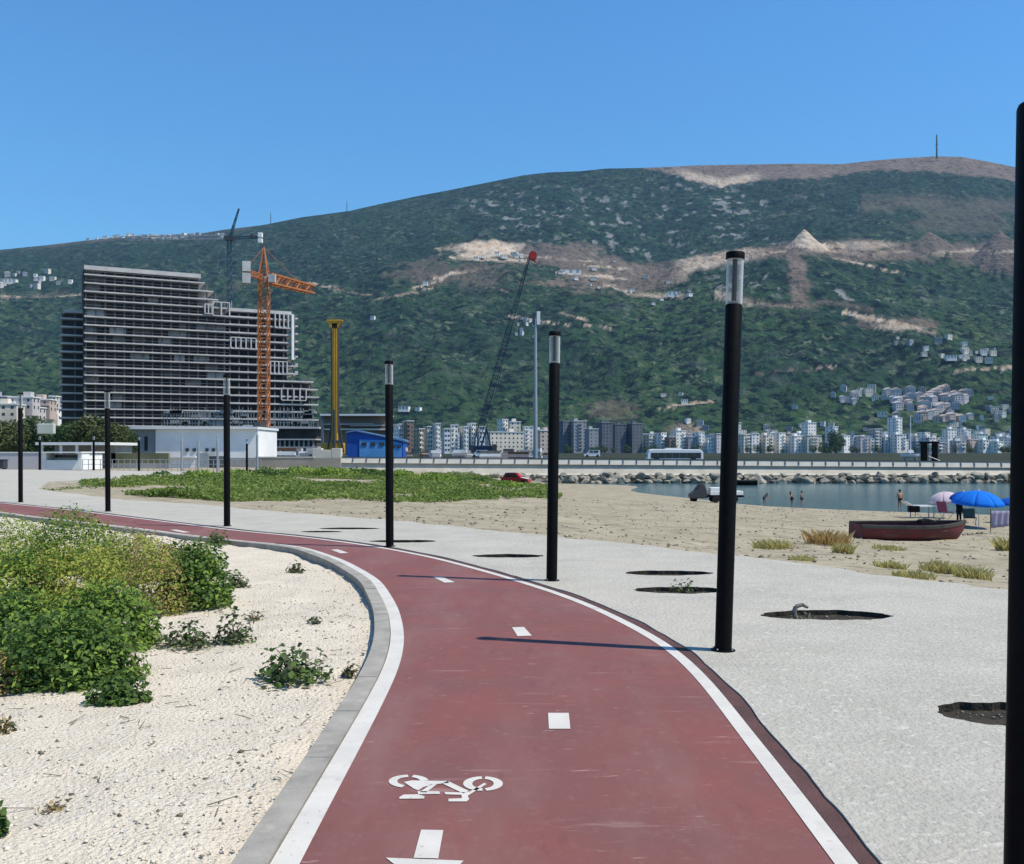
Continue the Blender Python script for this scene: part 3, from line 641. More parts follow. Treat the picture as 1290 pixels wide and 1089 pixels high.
for row, (y_, yy, w0, w1, dx, rn) in enumerate([(607.5, 121.2, 8, 16, 10.5, 'waterline'), (603.5, 122.2, 8, 16, 10.5, 'middle'), (600, 123.4, 5, 12, 11, 'top')]):
    px = 692 + row * 4
    while px < 1330:
        o = boulder(px + rr.uniform(-3, 3), y_ + rr.uniform(-1.5, 1.5), rr.uniform(w0, w1), yy + rr.uniform(-.3, .3), 'boulder', 'boulders of the breakwater'); bl.append((px, o)); rown[o.name] = rn; px += dx * rr.uniform(0.7, 1.4)
ordinal_labels(bl, '{ord} boulder from left in the {row} rock row, {seg}', lambda px, o: (seg_of(px), rown[o.name]))
px = 548; bl = []
while px < 690:
    o = boulder(px, 598 + rr.uniform(-2, 2) + (px - 548) * 0.03, rr.uniform(6, 12), 119 + rr.uniform(-.8, .8), 'boulder', 'boulders beside the grass'); bl.append((px, o)); px += rr.uniform(5, 10)
ordinal_labels(bl, '{ord} boulder from left among weeds at the wall foot')
boulder(1232, 599, 15, 121, 'whitest upright boulder on the breakwater, above the blue parasol', None); boulder(1178, 597, 8, 122, 'small pointed boulder standing proud on top of the breakwater', None)
# ---------------------------------------------------------------- town along the shore
WALLS = {k: mat('render_' + k, c, tuple(v * 0.82 for v in c), 0.12, 5, 0.9, 0.15) for k, c in {
    'white': (0.86, 0.83, 0.76), 'cream': (0.70, 0.64, 0.53), 'grey': (0.30, 0.31, 0.33), 'dark grey': (0.13, 0.14, 0.165), 'pinkish': (0.52, 0.42, 0.37), 'lilac': (0.54, 0.51, 0.51), 'bluish white': (0.66, 0.69, 0.70), 'ochre': (0.42, 0.33, 0.22), 'brown': (0.24, 0.18, 0.14), 'greenish white': (0.70, 0.74, 0.68)}.items()}
M_WIN = mat('window_dark', (0.035, 0.042, 0.05), None, rough=0.25, spec=0.5)
M_ROOFW = mat('roof_slab_pale', (0.68, 0.68, 0.66), None, rough=0.8)
M_TILE = mat('roof_tiles', (0.30, 0.14, 0.09), (0.22, 0.11, 0.075), 1.0, 5, 0.9)
rt = random.Random(23)
def apartment(label, px0, px1, pyt, Y, col, rz=None, depth=13, roof='flat', name='apartment_block', group=None, fh=3.05, base=0.2, balc=None, pyb=None):
    if pyb is not None: base = ZA(pyb, Y)
    x0, x1 = XA(px0, Y), XA(px1, Y); w = x1 - x0; h = ZA(pyt, Y) - base
    rz = rt.uniform(0.08, 0.5) if rz is None else rz
    W = max(3, w - depth * abs(math.sin(rz))) / max(0.5, math.cos(rz))
    t = thing(name, label, 'building', ((x0 + x1) / 2, Y + depth / 2, base), rz, group)
    wm = WALLS[col]; hw, hd = W / 2, depth / 2
    MB().b2(-hw, hw, -hd, hd, -2, h).build('wall', wm, t)
    if roof == 'flat':
        MB().b2(-hw - .35, hw + .35, -hd - .35, hd + .35, h + 0.01, h + 0.55).build('roof', M_ROOFW if col != 'dark grey' else WALLS['grey'], t)
        if W > 8:
            mb = MB(); xx = rt.uniform(-hw * .5, hw * .5); mb.b2(xx - 1.6, xx + 1.6, -2, 2, h + 0.56, h + 2.8); mb.build('stair_hut', wm, t)
    else:
        mb = MB(); mb.add([(-hw - .5, -hd - .5, h + .01), (hw + .5, -hd - .5, h + .01), (hw + .5, hd + .5, h + .01), (-hw - .5, hd + .5, h + .01), (-hw * .5, 0, h + depth * .24), (hw * .5, 0, h + depth * .24)], [(0, 1, 5, 4), (1, 2, 5), (2, 3, 4, 5), (3, 0, 4), (3, 2, 1, 0)]); mb.build('roof', M_TILE, t)
    nf = max(1, int(h / fh)); nc = max(2, int(W / 3.1)); mbw = MB(); mbb = MB(); balc = rt.random() < 0.6 if balc is None else balc
    st = rt.choice([0.8, 1.0, 1.25]); bcols = set(rt.sample(range(nc), max(1, int(nc * 0.6))))
    for f in range(nf):
        zf = h - (nf - f) * fh + 0.3
        for c in range(nc):
            xc = -hw + (c + .5) * W / nc
            mbw.b2(xc - st / 2, xc + st / 2, -hd - 0.05, -hd + 0.1, zf + .95, zf + 2.2)
            if balc and c in bcols and f: mbb.b2(xc - W / nc * .48, xc + W / nc * .48, -hd - 1.1, -hd - .01, zf - .1, zf + .85)
        for s in (-1, 1):
            for c in range(max(1, int(depth / 4))):
                yc = -hd + (c + .5) * depth / max(1, int(depth / 4)); mbw.b2(*( (s * hw - .05, s * hw + .05) ), yc - .6, yc + .6, zf + .75, zf + 2.2)
    tag(mbw.build('windows', M_WIN, t), kind='stuff')
    if mbb.v: tag(mbb.build('balconies', wm if rt.random() < .6 else WALLS['white'], t), kind='stuff')
    return t
ZONES = [
 ('by the blue lattice crane', [(494, 508, 535, 'white'), (507, 521, 531, 'brown'), (520, 533, 541, 'ochre'), (532, 545, 538, 'cream'), (546, 553, 534, 'white'), (555, 567, 541, 'bluish white'), (566, 577, 536, 'white'), (578, 590, 538, 'bluish white'), (588, 599, 534, 'white'), (600, 611, 538, 'bluish white')], 620),
 ('left of the middle lamp post', [(610, 660, 545, 'cream'), (626, 640, 529, 'white'), (640, 656, 532, 'cream'), (659, 672, 538, 'white'), (673, 694, 543, 'pinkish')], 700),
 ('right of the middle lamp post', [(702, 718, 531, 'dark grey'), (717, 739, 531, 'grey'), (752, 772, 533, 'dark grey'), (772, 789, 535, 'dark grey'), (789, 810, 534, 'dark grey')], 820),
 ('behind the white coach', [(812, 826, 549, 'cream'), (826, 840, 546, 'white'), (840, 852, 551, 'brown'), (847, 864, 543, 'white'), (864, 881, 551, 'grey'), (874, 888, 545, 'bluish white'), (888, 899, 553, 'white'), (897, 911, 547, 'lilac')], 860),
 ('right of the tallest lamp post', [(925, 934, 533, 'greenish white'), (933, 945, 548, 'cream'), (944, 957, 547, 'white'), (956, 975, 549, 'cream'), (975, 990, 546, 'white'), (994, 1014, 550, 'white'), (1013, 1029, 533, 'white'), (1014, 1035, 549, 'cream')], 900),
 ('right of the dark tree clump', [(1056, 1072, 549, 'white'), (1043, 1057, 538, 'bluish white'), (1068, 1082, 552, 'bluish white'), (1081, 1094, 550, 'lilac'), (1093, 1109, 553, 'white'), (1099, 1112, 541, 'grey'), (1108, 1124, 551, 'bluish white'), (1122, 1138, 527, 'bluish white'), (1126, 1142, 548, 'white')], 920),
 ('behind the black gate frame', [(1150, 1166, 556, 'grey'), (1164, 1180, 552, 'lilac'), (1178, 1192, 558, 'grey'), (1190, 1203, 551, 'white'), (1203, 1217, 556, 'lilac'), (1216, 1232, 554, 'pinkish'), (1233, 1250, 555, 'greenish white'), (1249, 1266, 557, 'greenish white'), (1270, 1290, 553, 'white'), (1292, 1312, 556, 'cream')], 880)]
for zone, lst, Yz in ZONES:
    lst = sorted(lst)
    for i, (a, b, yt, col) in enumerate(lst):
        nf = max(2, int((ZA(yt, Yz)) / 3.05)); Yb = Yz + (40 if yt < 540 else 0) + rt.uniform(-12, 12)
        apartment(f'{col} {nf}-storey shore block, {ORD[i]} from the left {zone}', a, b, yt, Yb, col, depth=11 if b - a < 18 else 15, group='apartment blocks along the far shore', balc=(col != 'dark grey') and rt.random() < .7)
fill = []; pxf = 492
while pxf < 1285:
    wpx = rt.uniform(9, 19); Yf = rt.uniform(960, 1080)
    if not (1034 < pxf + wpx / 2 < 1056):
        t_ = apartment('block', pxf, pxf + wpx, rt.uniform(545, 558) - (5 if rt.random() < .25 else 0), Yf, rt.choice(['white', 'white', 'cream', 'bluish white', 'white', 'lilac', 'greenish white', 'ochre']), depth=10, group='second row of shore blocks', balc=rt.random() < .5); fill.append((pxf + wpx / 2, t_))
    pxf += wpx * rt.uniform(.6, .9)
ordinal_labels(fill, '{ord} pale block from left in the second shore row, {seg}')
apartment('stepped top storeys on the slanting dark grey block among the grey towers', 738, 754, 541, 815, 'grey', group='apartment blocks along the far shore')
# houses on the slopes
def house_proto(seed, wallc, pitched):
    r = random.Random(seed); t = thing('house', 'house', 'house'); w, d, h = r.uniform(9, 13), 9, r.uniform(5.5, 9)
    MB().b2(-w / 2, w / 2, -d / 2, d / 2, -6, h).build('wall', WALLS[wallc], t)
    if pitched:
        MB().add([(-w / 2 - .5, -d / 2 - .5, h + .01), (w / 2 + .5, -d / 2 - .5, h + .01), (w / 2 + .5, d / 2 + .5, h + .01), (-w / 2 - .5, d / 2 + .5, h + .01), (0, -d / 2 - .5, h + 3), (0, d / 2 + .5, h + 3)], [(0, 1, 4), (1, 2, 5, 4), (2, 3, 5), (3, 0, 4, 5), (3, 2, 1, 0)]).build('roof', WALLS['lilac'] if pitched == 2 else WALLS['pinkish'], t)
    else: MB().b2(-w / 2 - .3, w / 2 + .3, -d / 2 - .3, d / 2 + .3, h + .01, h + .5).build('roof', WALLS['cream'], t)
    mb = MB()
    for f in range(int(h / 2.8)):
        for c in range(3): xc = -w / 2 + (c + .5) * w / 3; mb.b2(xc - .7, xc + .7, -d / 2 - .05, -d / 2 + .1, .8 + f * 2.8, 2.3 + f * 2.8)
    tag(mb.build('windows', M_WIN, t), kind='stuff'); return t
HP = [house_proto(1, 'white', 0), house_proto(2, 'cream', 0), house_proto(3, 'lilac', 2), house_proto(4, 'pinkish', 1), house_proto(5, 'lilac', 1), house_proto(6, 'grey', 0)]
used_h = set()
def house(px, py, w, kinds, label, group, sy=1.0):
    k = rt.choice(kinds); q = on_mtn(px, py)
    o = HP[k] if k not in used_h else copy_tree(HP[k]); used_h.add(k)
    s = w * q.y / FPX / 11.0; sz = s * sy * (1 if sy == 1 else min(1, 9 / w)); o.location = q + Vector((0, -3, 0)); o.scale = (s, min(s, 1.6), sz); o.rotation_euler = (0, 0, rt.uniform(-.5, .5) if w < 13 else rt.uniform(-.1, .1)); tag(o, label, 'house', group); return px, o
def cluster(n, x0, x1, y0, y1, w0, w1, kinds, fmt, group, tiers, sy=1.0):
    it = []; tr = {}
    for i in range(n):
        px, py = rt.uniform(x0, x1), rt.uniform(y0, y1); h = house(px, py, rt.uniform(w0, w1), kinds, 'house', group, sy); it.append(h); tr[h[1].name] = tiers[min(len(tiers) - 1, int((py - y0) / (y1 - y0) * len(tiers)))]
    ordinal_labels(it, fmt, lambda px, o: ('', tr[o.name]))
cluster(20, 2, 90, 344, 365, 3, 6, [4, 1, 5, 0], '{ord} pale house from left in the {row} half of the hill village', 'houses of the left hill village', ['upper', 'lower'], .9)
house(14, 357, 17, [0], 'long white house in the hill village at the left edge', None, .6)
cluster(34, 110, 286, 296.5, 301.5, 2.5, 6, [0, 1, 4], '{ord} tiny house from the left in the {row} row along the left ridge', 'houses on the left ridge', ['upper', 'lower'], .6)
cluster(18, 1048, 1126, 493, 509, 6, 9, [2, 2, 1, 5], '{ord} house from left in the {row} tier of the estate\'s left wing', 'houses of the hillside estate, left wing', ['upper', 'lower'])
cluster(62, 1128, 1222, 494, 532, 7, 11, [2, 3, 4, 3], '{ord} house from the left in the {row} tier of the dense hillside estate', 'houses of the dense hillside estate', ['topmost', 'upper middle', 'middle', 'lower middle', 'lowest'])
cluster(22, 1120, 1262, 426, 456, 3, 8, [0, 1, 5], '{ord} house from the left in the {row} scatter on the right slope', 'scattered houses on the right slope', ['upper', 'lower'], .8)
cluster(12, 646, 676, 403, 425, 2.5, 4.5, [0, 4], '{ord} tiny house from the left in the {row} cluster beside the blue boom', 'houses beside the crane boom', ['upper', 'lower'])
cluster(12, 598, 668, 321, 331, 4, 8, [0, 1], '{ord} building from left on the {row} quarry terrace near the crane tip', 'buildings on the quarry terrace', ['upper', 'lower'], .5)
cluster(26, 1196, 1276, 515, 552, 5, 8, [0, 1, 5], '{ord} house from the left in the {row} row at the right slope foot', 'houses at the slope foot', ['upper', 'lower'])
cluster(26, 812, 1130, 532, 552, 4, 8, [0, 1, 5, 4], '{ord} house from the left in the {row} scatter above the shore blocks', 'houses above the shore blocks', ['upper', 'lower'], .8)
cluster(16, 690, 870, 330, 385, 3, 7, [0, 4, 1], '{ord} building from the left in the {row} part of the bare terrace', 'buildings on the bare terrace', ['upper', 'lower'], .5)
for px, py, w, k, lb in [(510, 517, 15, 0, 'lone long white house on the lower slope above the blue shed'), (527, 518, 8, 0, 'small white annex right of the lone long white house'), (470, 402, 6, 0, 'lone tiny white house right of the yellow rig top'), (536, 362, 7, 0, 'lone pale house at the upper end of the hill track'), (718, 345, 30, 0, 'long low white building on the bare terrace above the middle lamp post'), (848, 373, 18, 0, 'long low white shed on the terrace left of the tallest lamp head'), (862, 508, 9, 0, 'lone white house on the lower slope left of the tallest lamp post'), (858, 499, 6, 0, 'tiny house just above the lone white house'), (928, 497, 14, 5, 'grey stepped house right of the tallest lamp post'), (1000, 516, 7, 2, 'lone pale hut on the wooded slope right of the tallest lamp post'), (1247, 503, 7, 0, 'lone white house right of the dense hillside estate'), (1110, 525, 10, 1, 'pale house left of the shore tower'), (835, 500, 6, 1, 'tiny cream house on the middle slope'), (1195, 455, 14, 0, 'long white house on the right slope')]:
    house(px, py, w, [k], lb, None, .6)
# resort buildings at the left edge, below the slope
for i, (a, b, yt, yb_, col) in enumerate([(-14, 20, 510, 524, 'cream'), (8, 40, 501, 508, 'lilac'), (20, 48, 514, 524, 'lilac'), (36, 62, 504, 513, 'pinkish'), (46, 72, 515, 524, 'white'), (60, 70, 500, 513, 'lilac'), (-40, 10, 500, 507, 'grey')]):
    apartment(f'{col} low terrace building, {ORD[i]} of the stacked resort at the left edge', a, b, yt, 420 + i * 12, col, 0.1, 9, name='resort_building', group='resort buildings at the left edge', base=None or ZA(yb_ + 10, 420 + i * 12), balc=True)

# far trees between the town blocks and the quay
def leaf_soup(n, rad, size, seed, shell=0.55, up=0.35, lump=0.25, flat=0.0, wid=0.75):
    """a crown of many single folded leaves filling an uneven ellipsoid"""
    r = np.random.default_rng(seed); d = r.normal(size=(n, 3)); d /= np.linalg.norm(d, axis=1)[:, None]
    if flat: d[:, 2] = np.abs(d[:, 2]) * (1 - flat) + d[:, 2] * flat * 0; 
    lumps = r.normal(size=(14, 3)); lumps /= np.linalg.norm(lumps, axis=1)[:, None]; lw = r.uniform(-1, 1, 14)
    f = 1 + lump * (np.exp(-(1 - d @ lumps.T) * 7) @ lw)
    p = d * (f * (shell + (1 - shell) * r.random(n) ** 0.6) * (1 + .05 * r.normal(size=n)))[:, None] * np.asarray(rad)
    nrm = d * 0.8 + r.normal(size=(n, 3)) * 0.55 + np.array([0, 0, up]); nrm /= np.linalg.norm(nrm, axis=1)[:, None]
    t = np.cross(nrm, r.normal(size=(n, 3))); t /= np.linalg.norm(t, axis=1)[:, None]; b = np.cross(nrm, t)
    s = (size * r.uniform(0.55, 1.3, n))[:, None]
    V = np.stack([p - t * s * .5, p + b * s * wid * .5 + nrm * s * .13, p + t * s * .5 - nrm * s * .1, p - b * s * wid * .5 + nrm * s * .13], 1)
    i = (np.arange(n) * 4)[:, None]
    F = np.concatenate([i + np.array([[0, 1, 2]]), i + np.array([[0, 2, 3]])], 1).reshape(-1, 3)
    return V.reshape(-1, 3), F
def leafmat(name, c1, c2, scale=3, tr=0.25, c3=None):
    m = mat(name, c1, c2, scale, 4, 0.6, 0.25, island=0.6)
    N, L = m.node_tree.nodes, m.node_tree.links; b = N['Principled BSDF']; out = N['Material Output']
    t = N.new('ShaderNodeBsdfTranslucent'); mx = N.new('ShaderNodeMixShader'); mx.inputs[0].default_value = tr
    L.new(b.inputs['Base Color'].links[0].from_socket, t.inputs['Color']); L.new(b.outputs[0], mx.inputs[1]); L.new(t.outputs[0], mx.inputs[2]); L.new(mx.outputs[0], out.inputs['Surface'])
    return m
M_LF_DARK = leafmat('leaf_dark', (0.030, 0.062, 0.022), (0.060, 0.105, 0.030), 0.5)
M_BARK = mat('bark', (0.10, 0.075, 0.05), (0.06, 0.045, 0.03), 4, 5, 0.95)
def tree_proto(seed, rad, trunk_h, n, size, m):
    t = thing('tree', 'tree', 'tree'); r = random.Random(seed)
    mb = MB(); top = Vector((r.uniform(-.2, .2), r.uniform(-.2, .2), trunk_h)); mb.tube((0, 0, -1), top, rad[0] * .10, rad[0] * .06, 7)
    for k in range(5):
        a = r.uniform(0, 6.28); mb.tube(top * r.uniform(.7, 1), top + Vector((math.cos(a) * rad[0] * .6, math.sin(a) * rad[1] * .6, rad[2] * r.uniform(.4, 1.2))), rad[0] * .04, rad[0] * .015, 5)
    mb.build('trunk', M_BARK, t)
    V, F = leaf_soup(n, rad, size, seed, lump=.35); V = V + np.array([0, 0, trunk_h + rad[2] * .75])
    link_mesh('crown', soup_mesh('crown', V, F, m), None, t); return t
FT = [tree_proto(31, (5, 5, 4.5), 3, 420, 1.1, M_LF_DARK), tree_proto(32, (4, 4, 5.5), 2.5, 420, 1.0, M_LF_DARK)]
rt2 = random.Random(77); usedt = set(); LAST = [None]
def place_tree(protos, q, s, label, group):
    k = rt2.randrange(len(protos)); key = id(protos[k]); o = protos[k] if key not in usedt else copy_tree(protos[k]); usedt.add(key); LAST[0] = o
    o.location = q; o.scale = (s, s, s * rt2.uniform(.8, 1.2)); o.rotation_euler = (0, 0, rt2.uniform(0, 6)); tag(o, label, 'tree', group)
tl = []
for i in range(14):
    px = rt2.uniform(1036, 1058); place_tree(FT, P(px, 575 - rt2.uniform(0, 1), 860 - i) + Vector((0, 0, rt2.uniform(0, 9))), rt2.uniform(.8, 1.3), 'tree', 'trees of the dark clump'); tl.append((px, LAST[0]))
ordinal_labels(tl, '{ord} dark tree from left in the clump between white shore blocks', lambda px, o: ('', ''))
tl = []
for i in range(46):
    px = rt2.uniform(700, 1300); q = P(px, 577, 640 + rt2.uniform(-30, 60)); q.z = 0.2
    place_tree(FT, q, rt2.uniform(.35, .6), 'tree', 'trees along the far shore'); tl.append((px, LAST[0]))
ordinal_labels(tl, '{ord} small shore tree from left in the stretch {seg}')
# ---------------------------------------------------------------- unfinished tower block
M_SLAB = mat('new_concrete_slab', (0.56, 0.535, 0.51), (0.42, 0.40, 0.385), 0.15, 6, 0.9, 0.2)
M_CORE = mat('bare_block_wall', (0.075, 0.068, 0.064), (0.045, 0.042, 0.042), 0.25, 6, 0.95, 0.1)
M_DCON = mat('raw_dark_concrete', (0.17, 0.16, 0.15), (0.11, 0.105, 0.10), 0.3, 5, 0.9)
M_CONC = mat('grey_concrete', (0.33, 0.325, 0.31), (0.24, 0.235, 0.225), 0.3, 6, 0.9, 0.2)
YB = 360.0; AL = math.radians(26.0); B0 = Vector((XA(106, YB), YB, 0)); FH = 3.18
ca, sa_ = math.cos(AL), math.sin(AL)
def ub(px, back=0.0):
    k = (px - CX) / FPX; x0, y0 = B0.x - sa_ * back, B0.y + ca * back
    return (k * y0 - x0) / (ca - k * sa_)
tower = thing('unfinished_tower', 'large unfinished concrete tower block of stacked pale floor slabs with dark open storeys', 'building', B0, AL)
def slab(u0, u1, v0, v1, z, th, name='floor_slab', m=M_SLAB): return MB().b2(u0, u1, v0, v1, z - th, z).build(name, m, tower)
ZT = 1.75 + (569 - 334) * YB / FPX
NF = 22
zs = [ZT - (NF - i) * FH for i in range(NF + 1)]
cols = MB(); rails = MB()
rb = random.Random(4)
right_main = [ub(290)] * 40
for i in range(NF + 1):
    z = zs[i]; k = NF - i
    ur = ub([253, 258, 269, 275, 286][k]) if k < 5 else ub(289)
    th = 0.62 if k else 1.7
    slab(0, ur, 0, 20, z, .46 if k else 1.6)
    if k:
        for u in np.arange(0.6, ur, 3.4): cols.b2(u - .25, u + .25, 1.0, 1.5, z + .005, zs[i + 1] - (.62 if k > 1 else 1.6) - .005)
        rails.b2(0.2, ur - .2, 0.06, 0.1, z + .95, z + 1.08)
        # block walls and sheets between the slabs, here and there
        u = 1.0
        while u < ur - 6:
            w = rb.uniform(2, 7)
            if rb.random() < .42: MB().b2(u, u + w, rb.choice([1.2, 2.0, 3.0]), 3.2, z + .005, z + FH - .65).build('wall_panel', rb.choice([M_CONC, M_CORE, M_DCON, M_DCON]), tower)
            u += w + rb.uniform(1, 6)
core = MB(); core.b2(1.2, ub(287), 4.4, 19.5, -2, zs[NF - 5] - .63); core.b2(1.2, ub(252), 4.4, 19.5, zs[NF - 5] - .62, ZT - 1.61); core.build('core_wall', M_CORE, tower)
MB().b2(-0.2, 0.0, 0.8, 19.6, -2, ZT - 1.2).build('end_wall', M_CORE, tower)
# left wing, set back
ul0, ul1 = ub(76, 9), -0.21
zl = 1.75 + (569 - 391) * (YB + 8) / FPX
for i in range(17):
    z = zl - i * FH; slab(ul0 + (1.5 if i == 0 else 0), ul1, 9, 22, z, .6 if i else 1.2)
    for u in np.arange(ul0 + .6, ul1, 4.5): cols.b2(u - .2, u + .2, 9.8, 10.2, z - FH + .005, z - .65)
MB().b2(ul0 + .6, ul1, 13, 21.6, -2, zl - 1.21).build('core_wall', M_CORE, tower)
# right wing with terraces stepping down
zr = 1.75 + (569 - 394) * (YB + 38) / FPX
u0 = ub(289) + 0.02; nr = 18
for i in range(nr):
    z = zr - i * FH
    u1 = ub(368 if i < 2 else 371) if i < 6 else ub([373, 376, 376, 396, 401, 403, 402, 400, 402, 402, 402, 402][i - 6])
    slab(u0, u1, 1.0, 20, z, .6 if i else 1.3)
    for u in np.arange(u0 + .5, u1, 3.6): cols.b2(u - .2, u + .2, 1.6, 2.0, z - FH + .005, z - (.6 if i else 1.3) - .005)
    if 0 < i < 9: MB().b2(ub(373) , ub(376.5), 1.5, 6, z + .2, z + .85).build('scaffold_deck', M_SLAB, tower)
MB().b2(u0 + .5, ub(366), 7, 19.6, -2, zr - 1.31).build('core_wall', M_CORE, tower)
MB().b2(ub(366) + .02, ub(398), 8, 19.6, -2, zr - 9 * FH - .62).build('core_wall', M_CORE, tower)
def frame(pxa, pxb, pya, pyb, n, v=0.3):
    Yf = YB + sa_ * ub((pxa + pxb) / 2); a, b = ub(pxa), ub(pxb); z1, z0 = ZA(pya, Yf), ZA(pyb, Yf)
    mb = MB(); mb.b2(a, b, v, v + .5, z1 - .4, z1); mb.b2(a, b, v, v + .5, z0, z0 + .36)
    for k in range(n + 1):
        u = a + (b - a) * k / n; mb.b2(u - .24, u + .24, v, v + .5, z0 + .37, z1 - .41)
    mb.build('facade_frame', M_SLAB, tower)
frame(258, 267, 383, 396, 2, -.6); frame(268, 289, 380.5, 399, 2, -.6); frame(291, 323, 425, 440, 5); frame(347, 369, 395, 414, 4); frame(341, 362, 455, 472, 4); frame(355, 386, 489, 505, 4, .3)
MB().b2(ub(369) - .5, ub(369) + .5, -.1, .5, ZA(455, 400), zr - 1.32).build('corner_post', M_WHITE, tower)
tag(cols.build('columns', M_DCON, tower), kind='stuff'); tag(rails.build('edge_rails', M_DCON, tower), kind='stuff')
# podium and site mess before the tower
pod = thing('site_podium', 'low dark concrete podium with pale slab edges right of the white hall', 'building', (0, 300, 0))
for i, (a, b, y_, th) in enumerate([(326, 402, 538, 2.2), (326, 398, 553, 1.6), (330, 400, 563, 1.4)]):
    MB().b2(XA(a, 300), XA(b, 300), 0, 22, ZA(y_ + th, 300), ZA(y_, 300)).build('floor_slab', M_SLAB, pod)
MB().b2(XA(327, 300), XA(396, 300), 4, 20, -3, ZA(540.3, 300)).build('back_wall', M_CORE, pod)
mb = MB()
for px in range(328, 400, 6): mb.b2(XA(px, 300) - .25, XA(px, 300) + .25, .6, 1.1, -2, ZA(553, 300) - .4)
tag(mb.build('columns', M_CONC, pod), kind='stuff')
sc_ = thing('site_scaffold', 'clutter of scaffold poles and formwork at the base of the unfinished tower', 'scaffold', (0, 340, 0))
mp, mq = MB(), MB()
for px in np.arange(208, 398, 3.4):
    x = XA(px, 340); zt = ZA(rb.uniform(513, 520), 340); mp.tube((x, 0, -2), (x + rb.uniform(-.4, .4), 0, zt), .13, n=4)
for y_ in (520, 526, 533): mp.tube((XA(207, 340), .1, ZA(y_, 340)), (XA(398, 340), .1, ZA(y_ + rb.uniform(-.6, .6), 340)), .12, n=4)
for k in range(34):
    x = XA(rb.uniform(208, 395), 340); z = ZA(rb.choice([521, 527, 534]), 340); mq.b2(x - rb.uniform(.6, 2), x + rb.uniform(.6, 2), -.5, .4, z, z + rb.uniform(.6, 1.5))
tag(mp.build('poles', M_STEELG, sc_), kind='stuff'); tag(mq.build('formwork', M_CONC, sc_), kind='stuff')

# ---------------------------------------------------------------- cranes and rigs
def lattice(mb, p0, p1, w, n, r=0.11, w1=None, up=(0, 0, 1)):
    p0, p1 = Vector(p0), Vector(p1); d = (p1 - p0).normalized(); s = d.cross(Vector(up))
    s = s.normalized() if s.length > .05 else Vector((1, 0, 0)); u = s.cross(d).normalized(); w1 = w1 or w
    def cor(k):
        t = k / n; c = p0.lerp(p1, t); h = (w + (w1 - w) * t) / 2; return [c + s * h * a + u * h * b for a, b in ((-1, -1), (1, -1), (1, 1), (-1, 1))]
    for k in range(n):
        A, B = cor(k), cor(k + 1)
        for j in range(4):
            mb.tube(A[j], B[j], r, n=4, caps=False); jj = (j + 1) % 4
            mb.tube(A[j] if k % 2 else A[jj], B[jj] if k % 2 else B[j], r * .6, n=3, caps=False); mb.tube(A[j], A[jj], r * .55, n=3, caps=False)
def paint(nm, c, r=.55): return mat(nm, c, tuple(v * .75 for v in c), 0.4, 5, r, 0.3)
M_ORANGE = paint('orange_crane_paint', (0.50, 0.17, 0.045)); M_TEAL = paint('teal_crane_paint', (0.02, 0.075, 0.11)); M_NAVY = paint('navy_crane_paint', (0.008, 0.018, 0.06)); M_YELL = paint('yellow_rig_paint', (0.62, 0.33, 0.03)); M_RED = paint('red_paint', (0.45, 0.03, 0.025))
YC = 318.0; K = YC / FPX
oc = thing('tower_crane', 'orange lattice tower crane with a stubby jib, before the unfinished tower', 'crane', (XA(332.5, YC), YC, 0))
mb = MB(); lattice(mb, (0, 0, -1), (0, 0, ZA(350, YC)), 3.0, 24, .27); mb.build('mast', M_ORANGE, oc)
z0, z1 = ZA(352, YC), ZA(311, YC)
mb = MB()
for a, b in ((-1.6, -1.6), (1.6, -1.6), (1.6, 1.6), (-1.6, 1.6)):
    mb.tube((a, b, z0), (0, 0, z1), .28, .2, n=5)
for t in (.25, .5, .75):
    h = 1.6 * (1 - t); z = z0 + (z1 - z0) * t
    for (a, b), (c, d) in (((-h, -h), (h, -h)), ((h, -h), (h, h)), ((h, h), (-h, h)), ((-h, h), (-h, -h))): mb.tube((a, b, z), (c, d, z), .16, n=4)
mb.build('tower_head', M_ORANGE, oc)
jd = Vector((15, 28, 0)).normalized(); zj = ZA(350, YC)
mb = MB(); lattice(mb, jd * 1.8 + Vector((0, 0, zj)), jd * 24.5 + Vector((0, 0, zj - .4)), 3.2, 9, .34, 2.6); mb.build('jib', M_ORANGE, oc)
mb = MB(); lattice(mb, Vector((-.5, 0, zj)), -jd * 9 + Vector((0, 0, zj + .5)), 1.6, 5, .16); mb.build('counter_jib', M_ORANGE, oc)
M_BALL = paint('ballast_pale', (0.55, 0.53, 0.50), .9)
for dx, dz in ((-9, 1.5), (-9.4, -2.3)): MB().box((-jd.x * 9 + .6, -jd.y * 9, zj + dz + .6), (2.6, 2.2, 3.3), 0.3).build('ballast_block', M_BALL, oc)
MB().box((3.2, -1.8, zj - .6), (2.2, 2.0, 2.6)).build('cab', M_BALL, oc)
mb = MB(); mb.tube((0, 0, z1 - .3), jd * 17 + Vector((0, 0, zj + 1.4)), .07, n=4); mb.tube((0, 0, z1 - .3), -jd * 9 + Vector((0, 0, zj + 1)), .07, n=4); mb.build('tie_bar', M_ORANGE, oc)

